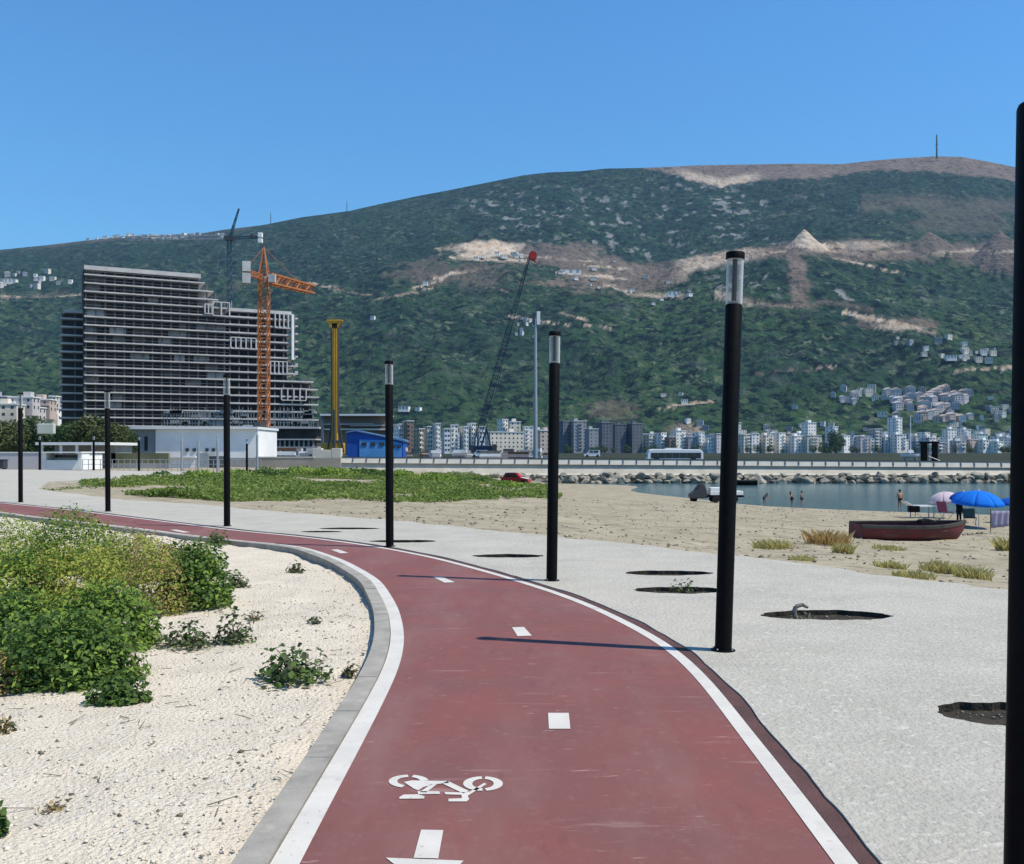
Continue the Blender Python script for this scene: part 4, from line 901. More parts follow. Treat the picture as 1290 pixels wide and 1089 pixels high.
YT = 400.0
tc_ = thing('tower_crane', 'tall thin teal tower crane with raised boom and two white ballast blocks', 'crane', (XA(289, YT), YT, 0))
zt = ZA(300, YT)
mb = MB(); lattice(mb, (0, 0, -1), (0, 0, zt), 1.5, 46, .13); mb.build('mast', M_TEAL, tc_)
mb = MB(); lattice(mb, (.2, 0, zt), (XA(301, YT) - XA(289, YT), 0, ZA(263, YT)), .9, 8, .13, .4); mb.build('luffing_boom', M_TEAL, tc_)
MB().b2(-1.9, 2.3, -1.2, 1.2, ZA(303, YT), ZA(298, YT)).build('machine_deck', M_DARK, tc_)
mb = MB(); lattice(mb, (2, 0, zt), (XA(326, YT) - XA(289, YT), 0, zt + .3), .9, 8, .11); mb.build('counter_arm', M_TEAL, tc_)
mb = MB(); lattice(mb, (-1, 0, zt + .5), (XA(150, YT) - XA(289, YT), 6, zt + 1.0), 1.5, 26, .13); mb.build('jib', M_STEELG, tc_)
for a, b in ((293.5, 299), (301, 306)): MB().b2(XA(325.6, YT) - XA(289, YT), XA(330.4, YT) - XA(289, YT), -1, 1, ZA(b, YT), ZA(a, YT)).build('ballast_block', M_WHITE, tc_)
MB().b2(XA(316, YT) - XA(289, YT), XA(320, YT) - XA(289, YT), -.8, .8, ZA(300, YT), ZA(296, YT)).build('winch', M_DARK, tc_)
mb = MB()
for sx in (-1, 1): mb.tube((.85 * sx, 0, ZA(380, YT)), (.85 * sx, 0, -1), .22, n=5)
mb.build('mast_brace', M_STEELG, tc_)

YK = 260.0
bc = thing('crawler_crane', 'dark blue lattice boom crane leaning right with a red boom tip', 'crane', (XA(600, YK), YK, 0.3))
tip = P(667, 324, YK) - Vector((XA(600, YK), YK, .3)); foot = Vector((-.6, 0, 1.6))
mb = MB(); lattice(mb, foot, foot.lerp(tip, .12), .8, 3, .10, 1.5, up=(0, 1, 0)); lattice(mb, foot.lerp(tip, .12), foot.lerp(tip, .62), 1.5, 26, .09, 1.3, up=(0, 1, 0)); lattice(mb, foot.lerp(tip, .62), tip, 1.3, 20, .085, .5, up=(0, 1, 0)); mb.build('boom', M_NAVY, bc)
mb = MB(); mb.lathe([(.2, -.9), (1.15, -.9), (1.15, .9), (.2, .9)], 14, tip + Vector((.9, 0, .3)), M=Matrix.Rotation(math.pi / 2, 3, 'X')); mb.tube(tip, tip + Vector((1.9, 0, -1.4)), .35, .25, 6); mb.build('boom_tip', M_RED, bc)
mb = MB(); gan = P(613, 541, YK) - Vector((XA(600, YK), YK, .3))
for yy in (-.8, .8): mb.tube(gan + Vector((0, yy, 0)), tip + Vector((0, yy * .3, -.2)), .055, n=4)
mb.build('pendant_line', M_NAVY, bc)
mb = MB()
for yy in (-1, 1): mb.tube((1.0, yy, 1.8), gan + Vector((0, yy * .8, 0)), .26, .2, 5); mb.tube((4.2, yy, 1.8), gan + Vector((0, yy * .8, 0)), .2, .2, 5)
mb.build('gantry', M_NAVY, bc)
bevel(MB().b2(-1.2, 5.2, -1.6, 1.6, 1.25, 3.0).build('upper_works', M_NAVY, bc), .15); MB().b2(4.3, 5.6, -1.7, 1.7, 1.5, 3.4).build('counterweight', M_DARK, bc)
for yy in (-1.9, 1.9):
    r = [(x, yy * 1.0, z) for x, z in ((-3, .6), (-2.5, 0), (3.2, 0), (3.7, .6), (3.2, 1.2), (-2.5, 1.2))]
    MB().loft([[(a, b - .45, c) for a, b, c in r], [(a, b + .45, c) for a, b, c in r]]).build('track', M_DARK, bc)
MB().b2(-2.0, -.7, -1.7, -.5, 1.3, 3.2).build('cab', M_WIN, bc)

YR = 150.0
yr = thing('piling_rig', 'tall yellow piling rig with a flared head behind the pale concrete blocks', 'rig', (XA(422, YR), YR, 0.3))
z1 = ZA(408, YR) - .3; kx = YR / FPX
mb = MB(); mb.b2(-.42, .42, -.4, .4, 3.2, z1); mb.build('mast', M_YELL, yr)
for a, b in ((-.60, -.43), (.43, .60)): MB().b2(a, b, -.3, .3, 4.6, z1 - .5).build('guide_rail', M_DARK, yr)
mb = MB(); mb.add([(-.45, -.4, z1 - .8), (.45, -.4, z1 - .8), (1.25, -.4, z1 + .35), (-1.25, -.4, z1 + .35), (-.45, .4, z1 - .8), (.45, .4, z1 - .8), (1.25, .4, z1 + .35), (-1.25, .4, z1 + .35)], [(0, 1, 2, 3), (7, 6, 5, 4), (0, 4, 5, 1), (1, 5, 6, 2), (2, 6, 7, 3), (3, 7, 4, 0)]); mb.b2(-1.2, 1.2, -.5, .5, z1 + .36, z1 + .6); mb.build('mast_head', M_YELL, yr)
mb = MB()
for s in (-1, 1): mb.tube((s * .18, -.55, 1), (s * .18, -.55, z1 - .3), .05, n=5)
mb.tube((0, -.62, .4), (0, -.62, 8), .2, n=8); mb.build('drill_string', M_DARK, yr)
mb = MB(); mb.tube((-1.3, .5, 1.2), (-.2, .3, 8.5), .13, n=6); mb.tube((1.3, .5, 1.2), (.2, .3, 8.5), .13, n=6); mb.build('back_stay', M_DARK, yr)
bevel(MB().b2(-2.2, 1.0, .5, 3.6, 1.0, 2.8).build('body', M_YELL, yr), .12)
for s in (-1.7, .9): bevel(MB().b2(s - .35, s + .35, -.2, 4.2, -.3, .9).build('track', M_DARK, yr), .2)

# slender mast with an aerial
ym = 170.0
am = thing('aerial_mast', 'slender grey mast with aerial panels at its top, left of the middle lamp post', 'mast', (XA(674.5, ym), ym, .25))
MB().tube((0, 0, 0), (0, 0, ZA(405, ym)), .42, .26, 12).build('pole', M_STEELG, am, smooth='auto')
MB().b2(-.5, -.1, -.3, .3, ZA(411, ym), ZA(396, ym)).build('aerial_panel', M_DARK, am); MB().b2(.25, .85, -.3, .3, ZA(411, ym), ZA(394.5, ym)).build('aerial_panel', M_WHITE, am)
for px, yb_, yt_, lb, w in [(1180, 199, 170, 'thin radio mast on the mountain summit', 2.2), (341, 283, 268, 'faint thin mast on the left ridge above the orange crane', 1.0), (437, 267, 254, 'faint thin mast on the ridge above the yellow rig', 1.0)]:
    Y = 3600; t = thing('radio_mast', lb, 'mast', P(px, yb_ + 1, Y)); H = (yb_ + 1 - yt_) * Y / FPX
    mb = MB(); lattice(mb, (0, 0, 0), (0, 0, H), w * 1.6, 10, w * .5, w * .8); mb.build('mast', M_DARK, t)
    MB().b2(-w * 1.5, w * 1.5, -w, w, H * .55, H * .62).build('aerial_panel', M_DARK, t)

# ---------------------------------------------------------------- sheds, halls and walls on the quay and the left plaza
M_BLUE = paint('blue_sheet_metal', (0.02, 0.10, 0.42)); M_BLUE_LIT = paint('lit_blue_front', (0.12, 0.36, 0.70)); M_BLUER = paint('blue_roof_sheet', (0.14, 0.26, 0.46))
ys = 165.0
sh = thing('blue_shed', 'bright blue site shed with a sloping roof and a row of small windows', 'shed', (XA(437, ys), ys, .2))
xs = lambda px: XA(px, ys) - XA(437, ys); zs_ = lambda py: ZA(py, ys) - .2
prof_ = [(xs(437), 0), (xs(437), zs_(546)), (xs(448), zs_(544)), (xs(508), zs_(557)), (xs(508), 0)]
MB().loft([[(a, 0, b) for a, b in prof_], [(a, 6, b) for a, b in prof_]]).build('wall', M_BLUE, sh)
r_ = [(xs(436), zs_(547) + .15), (xs(448), zs_(544.5) + .12), (xs(510), zs_(557.2) + .12), (xs(510), zs_(557.2) + .4), (xs(448), zs_(544.5) + .34), (xs(436), zs_(547) + .4)]
MB().loft([[(a, -.35, b) for a, b in r_], [(a, 6.3, b) for a, b in r_]]).build('roof', M_BLUER, sh)
pf = [(xs(453), .1), (xs(453), zs_(554)), (xs(492), zs_(555)), (xs(506), zs_(559)), (xs(506), .1)]
MB().loft([[(a, -.12, b) for a, b in pf], [(a, -.005, b) for a, b in pf]]).build('lit_front', M_BLUE_LIT, sh)  # lit tone of the shed front, painted as a lighter blue than the wall
for px in (456, 467, 478, 488): MB().b2(xs(px), xs(px + 6), -.2, -.125, zs_(562), zs_(557.5)).build('window', M_WIN, sh)
for px in (493, 500): MB().b2(xs(px), xs(px + 5), -.2, -.125, zs_(564.5), zs_(561)).build('window', M_WIN, sh)
# flat roofed hall behind the shed
yh = 270.0
hl = thing('flat_roof_hall', 'long low hall with a white flat roof and pinkish walls behind the blue shed', 'building', (0, yh, 0))
MB().b2(XA(403, yh), XA(488, yh), 0, 14, ZA(524, yh), ZA(521.6, yh)).build('roof', M_ROOFW, hl); MB().b2(XA(405, yh), XA(487, yh), 3, 13, -1, ZA(524.1, yh)).build('wall', WALLS['brown'], hl)
for a, b, y_, c in ((405, 470, 533.5, 'pinkish'), (440, 500, 535, 'pinkish'), (404, 486, 540, 'cream')): MB().b2(XA(a, yh), XA(b, yh), 1.0, 2.8, ZA(y_ + 2, yh), ZA(y_, yh)).build('floor_slab', WALLS[c], hl)
MB().b2(XA(404, yh), XA(407, yh), .2, 1.0, -1, ZA(524.2, yh)).build('corner_post', WALLS['dark grey'], hl)
# concrete blocks under the rig
for i, (a, b, y0_, y1_, lb) in enumerate([(396, 408, 565, 583, 'left pale concrete block below the yellow rig'), (407.5, 420, 567, 583.5, 'middle pale concrete block below the yellow rig'), (420, 432, 565, 582.5, 'right pale concrete block below the yellow rig')]):
    t = bevel(MB().b2(XA(a, 126) + .02, XA(b, 126) - .02, -.6, .6, ZA(y1_, 126), ZA(y0_, 126)).build('concrete_block', M_WALL, None, loc=(0, 126 - .8, 0)), .04); tag(t, lb, 'concrete block', 'concrete blocks below the rig')
t = thing('low_wall', 'low beige wall running left from the concrete blocks below the podium', 'wall', (0, 116, 0))
MB().b2(XA(322, 116), XA(429, 116), 0, .4, -1.5, ZA(577, 116)).build('wall', mat('beige_render', (.36, .32, .26), (.27, .24, .19), .3, 6), t); MB().b2(XA(322, 116) - .05, XA(396, 116), -.05, .45, ZA(577, 116) + .002, ZA(575.5, 116)).build('coping', M_WALL, t)

yw = 122.0
wh = thing('white_hall', 'low white hall with a flat roof and a blue-grey left part, before the unfinished tower', 'building', (0, yw, 0))
x_ = lambda px: XA(px, yw); z_ = lambda py: ZA(py, yw)
MB().b2(x_(196), x_(324.5), 0, 10, -1.5, z_(541.2)).build('wall', M_WHITE, wh)
MB().b2(x_(163), x_(195.7), .6, 10, -1.5, z_(541.2)).build('side_wall', WALLS['bluish white'] if False else paint('blue_grey_render', (.30, .37, .42), .8), wh)
MB().b2(x_(159), x_(326), -.5, 10.4, z_(541), z_(538)).build('roof', M_ROOFW, wh)
MB().b2(x_(196), x_(324), -.06, -.004, z_(591), z_(577)).build('plinth', M_CONC, wh)
for px, pw in ((168, 5), (180, 4)): MB().b2(x_(px), x_(px + pw), .5, .595, z_(568), z_(550)).build('window', M_WIN, wh)
for px in (236, 245, 261, 269): MB().b2(x_(px - 2), x_(px + 2), -.12, -.065 if False else -.004, z_(569), z_(565)).build('window', M_WIN, wh)
MB().b2(x_(314), x_(322), 2, 5, z_(537.9), z_(531)).build('roof_box', M_DARK, wh); MB().b2(x_(300), x_(313), 2, 5, z_(537.9), z_(535)).build('roof_vent', M_STEELG, wh)
# left plaza pieces
yp = 96.0; X9 = lambda px: XA(px, yp); Z9 = lambda py: ZA(py, yp)
t = thing('kiosk', 'low white kiosk with a wide dark opening, left of the second lamp post', 'kiosk', (0, yp, 0))
MB().b2(X9(55), X9(102), 1.8, 5, -.1, Z9(572)).build('wall', M_WHITE, t); MB().b2(X9(53), X9(58), 0, 1.79, -.1, Z9(571)).build('side_wall', M_WHITE, t); MB().b2(X9(98), X9(103), 0, 1.79, -.1, Z9(571)).build('side_wall', M_WHITE, t)
MB().b2(X9(52), X9(104), -.3, 5.2, Z9(571) + .002, Z9(569.3)).build('roof', M_ROOFW, t); MB().b2(X9(59), X9(90), 1.72, 1.796, Z9(577), Z9(573.5)).build('opening', M_WIN, t); MB().b2(X9(58.2), X9(97.8), 0.0, .3, -.1, Z9(580)).build('counter', M_WHITE, t)
t = thing('flat_roof_pavilion', 'pavilion with a long thin white roof and dark open sides behind the kiosk', 'building', (0, 106, 0))
xx = lambda px: XA(px, 106); zz = lambda py: ZA(py, 106)
MB().b2(xx(50), xx(142), -1, 7, zz(561), zz(557.5)).build('roof', M_ROOFW, t); MB().b2(xx(58), xx(136), 2, 6.8, -.2, zz(561.05)).build('wall', M_CONC, t)
for px in (56, 80, 100, 120, 138): MB().b2(xx(px) - .12, xx(px) + .12, -.7, -.46, -.2, zz(561.02)).build('post', M_WHITE, t)
t = thing('plaza_wall', 'low pale grey wall at the back of the plaza at the left edge', 'wall', (0, 101, 0)); MB().b2(XA(-160, 101), XA(54, 101), 0, .4, -.2, ZA(571, 101)).build('wall', WALLS['lilac'], t); MB().b2(XA(-160, 101), XA(54, 101), -.06, .46, ZA(571, 101) + .002, ZA(569.6, 101)).build('coping', M_ROOFW, t)
t = thing('plaza_wall', 'low olive hedge wall between the kiosk and the white hall', 'wall', (0, 108, 0)); MB().b2(XA(140, 108), XA(212, 108), 0, .5, -.3, ZA(571, 108)).build('wall', mat('olive_render', (.16, .16, .09), (.10, .11, .06), .5), t); MB().b2(XA(138, 108), XA(214, 108), -.3, .0, -.3, ZA(584, 108)).build('footing', M_CONC, t)
t = thing('market_tent', 'small white gabled booth with a grey side before the white hall', 'booth', (0, 112, 0)); xx = lambda px: XA(px, 112); zz = lambda py: ZA(py, 112)
MB().b2(xx(214), xx(246), 0, 3, -.3, zz(577)).build('wall', M_WHITE, t); MB().b2(xx(246.2), xx(262), .2, 3, -.3, zz(571)).build('side_wall', M_STEELG, t); MB().b2(xx(262.2), xx(272), .4, 3, -.3, zz(575)).build('door', M_WIN, t); MB().b2(xx(212), xx(247), -.3, 3.2, zz(577) + .002, zz(575)).build('roof', M_ROOFW, t)
t = thing('sign_box', 'pale box-shaped sign on a dark post above the kiosk', 'sign', (X9(57), 94, 0)); xg = lambda px: XA(px, 94) - X9(57)
bevel(MB().b2(xg(48), xg(69), -.25, .25, ZA(547, 94), ZA(534, 94)).build('panel_box', paint('pale_sign_panel', (.50, .52, .44), .7), t), .08)
MB().tube((xg(50.5), 0, -.2), (xg(50.5), 0, ZA(547, 94) - .004), .11, .09, 10).build('post', M_DARK, t)
t = thing('litter_bin', 'dark square litter container behind the leftmost lamp post', 'container', (X9(26), 92, .04)); bevel(MB().b2(-.62, .62, -.4, .4, .08, .85).build('body', M_DARK, t), .04); bevel(MB().b2(-.68, .68, -.46, .46, .86, .96).build('lid', M_DARK, t), .03)
for a in (-.5, .5): MB().tube((a, -.3, .07), (a, .3, .07), .07, n=10).build('roller', M_BLACK, t)

# thin railing across the plaza before the hall
t = thing('railing', 'thin grey railing across the far plaza before the white hall', 'railing', (0, 93, 0))
xr = lambda px: XA(px, 93)
for px in np.arange(104, 330, 7.5): MB().tube((xr(px), 0, -.2), (xr(px), 0, .98), .035, n=6).build('post', M_STEELG, t)
for z in (.5, .96): MB().tube((xr(104), 0, z), (xr(329), 0, z), .025, n=6).build('rail', M_STEELG, t)

# stacks and containers lying about the site
M_RUST = mat('rusty_steel', (.16, .085, .05), (.09, .055, .04), 1.2, 6, .9); st_items = []
rk = random.Random(15)
for k in range(34):
    a_, b_ = ((330, 404) if k % 3 == 0 else (506, 700)); px = rk.uniform(a_, b_); Y = rk.uniform(165, 215); x = XA(px, Y); w, h = rk.uniform(1.4, 4.2), rk.uniform(.8, 2.3); kind = rk.randrange(3)
    t = thing('material_stack', 'stack', 'material stack', (x, Y, .25), rk.uniform(-.3, .3), 'stacks lying about the building yard')
    for L_ in range(3): MB().b2(-w / 2 + rk.uniform(0, .3), w / 2 - rk.uniform(0, .3), -.7, .7, L_ * h / 3 + .03, (L_ + 1) * h / 3 - .03).build('layer', rk.choice([M_RUST, M_CONC, M_DCON, M_SLAB, M_WHITE, M_RUST, WALLS['pinkish']]), t)
    for sx in (-.3, .3): MB().b2(sx * w - .08, sx * w + .08, -.6, .6, -.15, .028).build('bearer', M_RUST, t)
    st_items.append((px, t))
ordinal_labels(st_items, '{ord} layered stack of site materials from left, {seg}', lambda px, o: ('beside the podium' if px < 405 else 'left of the crane' if px < 600 else 'right of the crane', ''))
# ---------------------------------------------------------------- vehicles
M_TYRE = mat('tyre_rubber', (.015, .015, .016), None, rough=.9); M_GLASS = mat('dark_glass', (.012, .016, .02), None, rough=.12, spec=.6); M_CARW = mat('white_car_paint', (.75, .75, .74), None, rough=.3, spec=.5); M_RIM = mat('wheel_rim', (.45, .45, .46), None, rough=.4, metal=.6)
def wheel(parent, x, y, r, w):
    t = MB().lathe([(r * .6, -w / 2), (r * .93, -w / 2), (r, -w / 4), (r, w / 4), (r * .93, w / 2), (r * .6, w / 2)], 18, (0, 0, 0), M=Matrix.Rotation(math.pi / 2, 3, 'X')).build('wheel', M_TYRE, parent, loc=(x, y, r))
    MB().lathe([(r * .12, -w * .42), (r * .58, -w * .3), (r * .58, w * .3), (r * .12, w * .42)], 12, (0, 0, 0), M=Matrix.Rotation(math.pi / 2, 3, 'X')).build('rim', M_RIM, t)
def vehicle(name, label, cat, loc, rz, L, W, side, cabin, paint_m, wheels, wr, glass_rows, extra=None, group=None):
    """side: outline of the body in (x, z); cabin: outline of the glasshouse"""
    t = thing(name, label, cat, loc, rz, group)
    def ext(o, w0): return MB().loft([[(x, -w0 * (.94), z) for x, z in o], [(x, -w0, z) for x, z in o], [(x, w0, z) for x, z in o], [(x, w0 * .94, z) for x, z in o]])
    b = ext(side, W / 2).build('body', paint_m, t); bevel(b, .06, 3)
    if cabin:
        c = ext(cabin, W / 2 * .88).build('cabin', paint_m, t); bevel(c, .06, 3)
        for nm, o in glass_rows:
            for s in (-1, 1): MB().loft([[(x, s * (W / 2 * .88 + .004), z) for x, z in o], [(x, s * (W / 2 * .88 + .02), z) for x, z in o]]).build(nm, M_GLASS, t)
    for x in wheels:
        for s in (-1, 1): wheel(t, x, s * (W / 2 - .08), wr, .2)
    return t
# white coach on the quay
yb_ = 133.0; x0 = XA(814, yb_); Lb = XA(884, yb_) - x0; hb = ZA(566, yb_) - .27
t = thing('coach', 'white coach with a dark window band driving along the quay wall', 'bus', ((x0 + XA(884, yb_)) / 2, yb_, .27))
h2 = Lb / 2
o_ = [(-h2, .35), (-h2 + .05, hb * .62), (-h2 + .35, hb - .12), (-h2 + .8, hb), (h2 - .4, hb - .06), (h2, hb * .72), (h2, .35)]
bevel(MB().loft([[(x, -1.1, z) for x, z in o_], [(x, 1.1, z) for x, z in o_]]).build('body', M_CARW, t), .08, 3)
n = 7
for s in (-1, 1):
    for k in range(n):
        a = -h2 + .5 + k * (Lb - .8) / n; MB().b2(a + .015, a + (Lb - .8) / n - .015, s * 1.105 - .012, s * 1.105 + .012, hb * .30, hb * .72).build('window', M_GLASS, t)
MB().b2(-h2 - .012, -h2 + .03, -.95, .95, hb * .42, hb * .6).build('windscreen', M_GLASS, t)
MB().b2(-1.2, 1.0, -.7, .7, hb + .002, hb + .16).build('roof_unit', M_ROOFW, t)
for x in (-h2 + 1.3, h2 - 1.4):
    for s in (-1, 1): wheel(t, x, s * 1.0, .42, .22)
sv = [(-2.1, .3), (-2.15, .8), (-1.3, 1.0), (2.0, 1.0), (2.1, .3)]; cv = [(-1.35, .98), (-.7, 1.85), (2.0, 1.9), (2.05, .98)]
for i, (px, lb, bx) in enumerate([(746, 'white van on the quay in front of the slanting grey tower', 0), (668, 'white van beside the foot of the aerial mast', 0), (604, 'white van at the foot of the blue lattice crane', 0), (545, 'white van parked at the left end of the crane yard behind the quay wall', 0)]):
    vehicle('van', lb, 'van', (XA(px, 250), 250, .27), 0, 4.2, 1.8, sv, cv, M_CARW, (-1.35, 1.35), .33, [('window', [(-1.0, 1.15), (-.65, 1.65), (.2, 1.68), (.2, 1.15)]), ('window', [(.35, 1.15), (.35, 1.68), (1.6, 1.7), (1.6, 1.15)])], group='white vans on the quay')
# small red car at the edge of the grass
q = P(650, 610.5, 104)
gz = float(beach_z(np.array(q.x), np.array(q.y)))
vehicle('small_car', 'small red car with a pale bonnet standing at the right end of the green weeds', 'car', (q.x, q.y, gz), math.radians(-14), 3.0, 1.5, [(-1.5, .25), (-1.52, .62), (-1.35, .78), (.7, .8), (1.4, .66), (1.52, .5), (1.5, .25)], [(-1.4, .76), (-1.05, 1.3), (.1, 1.32), (.72, .78)], M_RED, (-.95, .98), .3, [('window', [(-1.1, .84), (-.9, 1.2), (-.35, 1.22), (-.35, .84)]), ('window', [(-.25, .84), (-.25, 1.22), (.02, 1.22), (.45, .84)])])
cr = bpy.data.objects['small_car']
MB().add([(.62, -.66, .822), (1.36, -.6, .70), (1.36, .6, .70), (.62, .66, .822), (.62, -.66, .80), (1.36, -.6, .66), (1.36, .6, .66), (.62, .66, .80)], [(0, 1, 2, 3), (7, 6, 5, 4), (0, 4, 5, 1), (1, 5, 6, 2), (2, 6, 7, 3), (3, 7, 4, 0)]).build('bonnet', M_CARW, cr)
for s in (-.5, .5): MB().b2(1.5, 1.535, s - .13, s + .13, .5, .62).build('headlight', M_RIM, cr)
MB().b2(-1.5, .2, -.6, .6, 1.335, 1.36).build('roof_rack', M_CARW, cr)
# dark cargo tricycle with white load on the wet sand
q = P(898, 630.5, 72); gz = float(beach_z(np.array(q.x), np.array(q.y)))
t = thing('cargo_tricycle', 'dark cargo tricycle with a white load, by the water behind the tallest lamp post', 'tricycle', (q.x, q.y, gz))
o_ = [(-1.75, .3), (-1.8, .62), (-1.35, .95), (-1.0, 1.42), (-.72, 1.45), (-.55, .95), (-.45, .35)]
bevel(MB().loft([[(x, -.5, z) for x, z in o_], [(x, .5, z) for x, z in o_]]).build('cab', M_DARK, t), .07)
MB().add([(-1.37, -.42, .99), (-1.06, -.42, 1.38), (-1.06, .42, 1.38), (-1.37, .42, .99)], [(0, 1, 2, 3)]).build('windscreen', M_GLASS, t)
MB().b2(-.5, 2.2, -.62, .62, .42, .56).build('chassis', M_BLACK, t)
bevel(MB().b2(-.32, 2.15, -.62, .62, .58, .88).build('cargo_bed', M_CARW, t), .03)
bevel(MB().b2(-.28, 1.5, -.55, .55, .89, 1.14).build('cargo_box', M_CARW, t), .04)
MB().tube((-.95, -.45, 1.42), (-1.05, -.6, 1.62), .025, n=6).build('mirror_arm', M_DARK, t)
wheel(t, -1.45, 0, .28, .2)
for x in (.1, 1.5):
    for s in (-.55, .55): wheel(t, x, s, .28, .18)
# moored dark boat by the rocks, and the maroon boat on the sand
M_MAROON = mat('maroon_boat_paint', (.15, .026, .030), (.095, .026, .030), 1.6, 7, .6, .3); layer(M_MAROON, (.10, .085, .075), 2.2, .56, .75, (.4, 1, 2), .7, seed=2)
M_OLIVE = mat('worn_olive_rim', (.085, .080, .065), (.05, .045, .04), 2, 6, .8, .2)
M_PLANK = mat('boat_wood', (.16, .12, .08), (.09, .065, .045), 3, 6, .9, .2, stretch=(.5, 4, 1))
def boat(name, label, loc, rz, L, H, W, hull_m, rim_m, seats=3, tilt=0):
    t = thing(name, label, 'boat', loc, rz); t.rotation_euler[0] = tilt
    N = 26; ring = []; inn = []; rim_o = []; rim_i = []
    for k in range(N + 1):
        u = k / N; x = -L / 2 + L * u
        w = W / 2 * (0.74 + .26 * math.sin(min(1, u / .5) * math.pi / 2)) * (1 - max(0, (u - .5) / .5) ** 2.3 * .985)
        sheer = H * (0.93 + 0.05 * (1 - u) ** 2 * 1.2 + .16 * max(0, u - .45) ** 2 / .3); keel = H * .02 + H * .06 * max(0, (.12 - u) / .12) + H * .95 * max(0, (u - .86) / .14) ** 2.6
        xs_ = x + .0
        pts = []
        for s in (-1, 1):
            pr = [(1.0, 1.0), (.97, .68), (.86, .36), (.62, .13), (.22, .02)]
            pts.append([(xs_ + (0.16 * L * .5 * (1 - b) * 0 if u < .9 else 0), s * w * a, keel + (sheer - keel) * b) for a, b in pr])
        ring.append(pts[0] + [(xs_, 0, keel)] + pts[1][::-1]); 
        th = min(.05, w * .4)
        inn.append([(xs_, p[1] * (1 - th / max(w, .02)), max(p[2] + .05, keel + .06) if abs(p[1]) < w * .9 else p[2] - .004) for p in ring[-1]])
        rim_o.append((xs_, w, sheer)); rim_i.append((xs_, max(.01, w - .09), sheer))
    mb = MB(); mb.loft(ring, closed=False, caps=False); mb.add(ring[0], [tuple(range(len(ring[0])))]); mb.loft(inn, closed=False, caps=False); mb.build('hull', hull_m, t, smooth='auto')
    for s in (-1, 1):
        MB().loft([[(a[0], s * (a[1] + .02), a[2] - .10), (a[0], s * (a[1] + .02), a[2] + .02), (b[0], s * b[1], a[2] + .02), (b[0], s * b[1], a[2] - .03)] for a, b in zip(rim_o, rim_i)]).build('gunwale', rim_m, t)
    MB().b2(-L / 2 - .03, -L / 2 + .03, -W * .36, W * .36, H * .2, H * .96).build('transom', hull_m, t)
    for k in range(seats):
        u = .2 + .26 * k; x = -L / 2 + L * u; MB().b2(x - .13, x + .13, -W / 2 * .86, W / 2 * .86, H * .66, H * .70).build('thwart', M_PLANK, t)
    return t
qb = P(1147, 680, 37); gz = float(beach_z(np.array(qb.x), np.array(qb.y)))
boat_t = boat('rowing_boat', 'weathered maroon rowing boat lying on the sand before the blue parasol', (qb.x, qb.y, gz - .06), math.radians(5), 4.45, .74, 1.5, M_MAROON, M_OLIVE)
boat_t.rotation_euler[0] = math.radians(4)
t = bevel(MB().loft([[(-.34, -.2, 0), (-.34, .2, 0), (-.3, .15, .14), (-.3, -.15, .14)], [(0, -.22, 0), (0, .22, 0), (0, .16, .2), (0, -.16, .2)], [(.36, -.18, 0), (.36, .18, 0), (.33, .12, .13), (.33, -.12, .13)]]).build('bundle', M_BLACK, None, loc=(qb.x + .62, qb.y + .02, gz + .64)), .03); t.rotation_euler = (0, 0, .1); tag(t, 'dark bundle lying across the rim of the maroon boat', 'bundle')
q = G(935, 611.5, WZ); boat('rowing_boat', 'small dark boat moored by the breakwater behind the tallest lamp post', (q.x, q.y, WZ - .12), math.radians(176), 3.4, .75, 1.3, M_BLACK, M_OLIVE, 2)
# white sculpture boat with mast, and black gate frame on the quay
yq = 150.0; Xq = lambda px: XA(px, yq); Zq = lambda py: ZA(py, yq)
t = thing('sail_boat', 'little white boat with a bare mast standing left of the black gate', 'boat', (Xq(1147), yq, .25))
MB().tube((0, 0, .2), (0, 0, Zq(526)), .10, .05, 8).build('mast', M_CARW, t)
hb_ = [[(-1.6 + 3.2 * u, s * .6 * (1 - abs(u - .45) ** 2 * 2.6) * a, .35 + (1 - b) * .1 + .7 * b + .25 * abs(u - .5)) for s, a, b in ((-1, 1, 1), (-1, .8, .4), (-1, .2, 0), (1, .2, 0), (1, .8, .4), (1, 1, 1))] for u in np.linspace(0.02, .98, 12)]
MB().loft(hb_).build('hull', M_CARW, t); MB().loft([[(-.5, -.25, 1.3), (-.5, .25, 1.3), (-.4, .2, 1.75), (-.4, -.2, 1.75)], [(.5, -.25, 1.3), (.5, .25, 1.3), (.3, .2, 1.75), (.3, -.2, 1.75)]]).build('cabin', M_CARW, t)
for a in (-.8, .8): MB().b2(a - .08, a + .08, -.4, .4, 0, .5).build('cradle', M_STEELG, t)
mb = MB(); mb.tube((0, 0, Zq(532)), (-1.5, 0, .9), .015, n=4); mb.tube((0, 0, Zq(532)), (1.5, 0, .9), .015, n=4); mb.build('stay', M_STEELG, t)
t = thing('gate_frame', 'black gate-like frame with a white stake in its middle on the quay', 'frame', (Xq(1171), yq, .25)); 
for a, b in ((1161, 1167), (1175, 1180)): MB().b2(Xq(a) - Xq(1171), Xq(b) - Xq(1171), -.4, .4, 0, Zq(559) - .25).build('leg', M_BLACK, t)
MB().b2(Xq(1160) - Xq(1171), Xq(1182) - Xq(1171), -.5, .5, Zq(559) - .25 + .003, Zq(556.5) - .25).build('beam', M_BLACK, t)
MB().tube((-.05, -.1, 0), (-.05, -.1, Zq(563) - .25), .16, .06, 8).build('stake', M_CARW, t)
mb = MB(); mb.tube((-.5, -.7, .75), (1.3, -.7, .05), .06, n=5); mb.build('ramp_bar', M_STEELG, t)

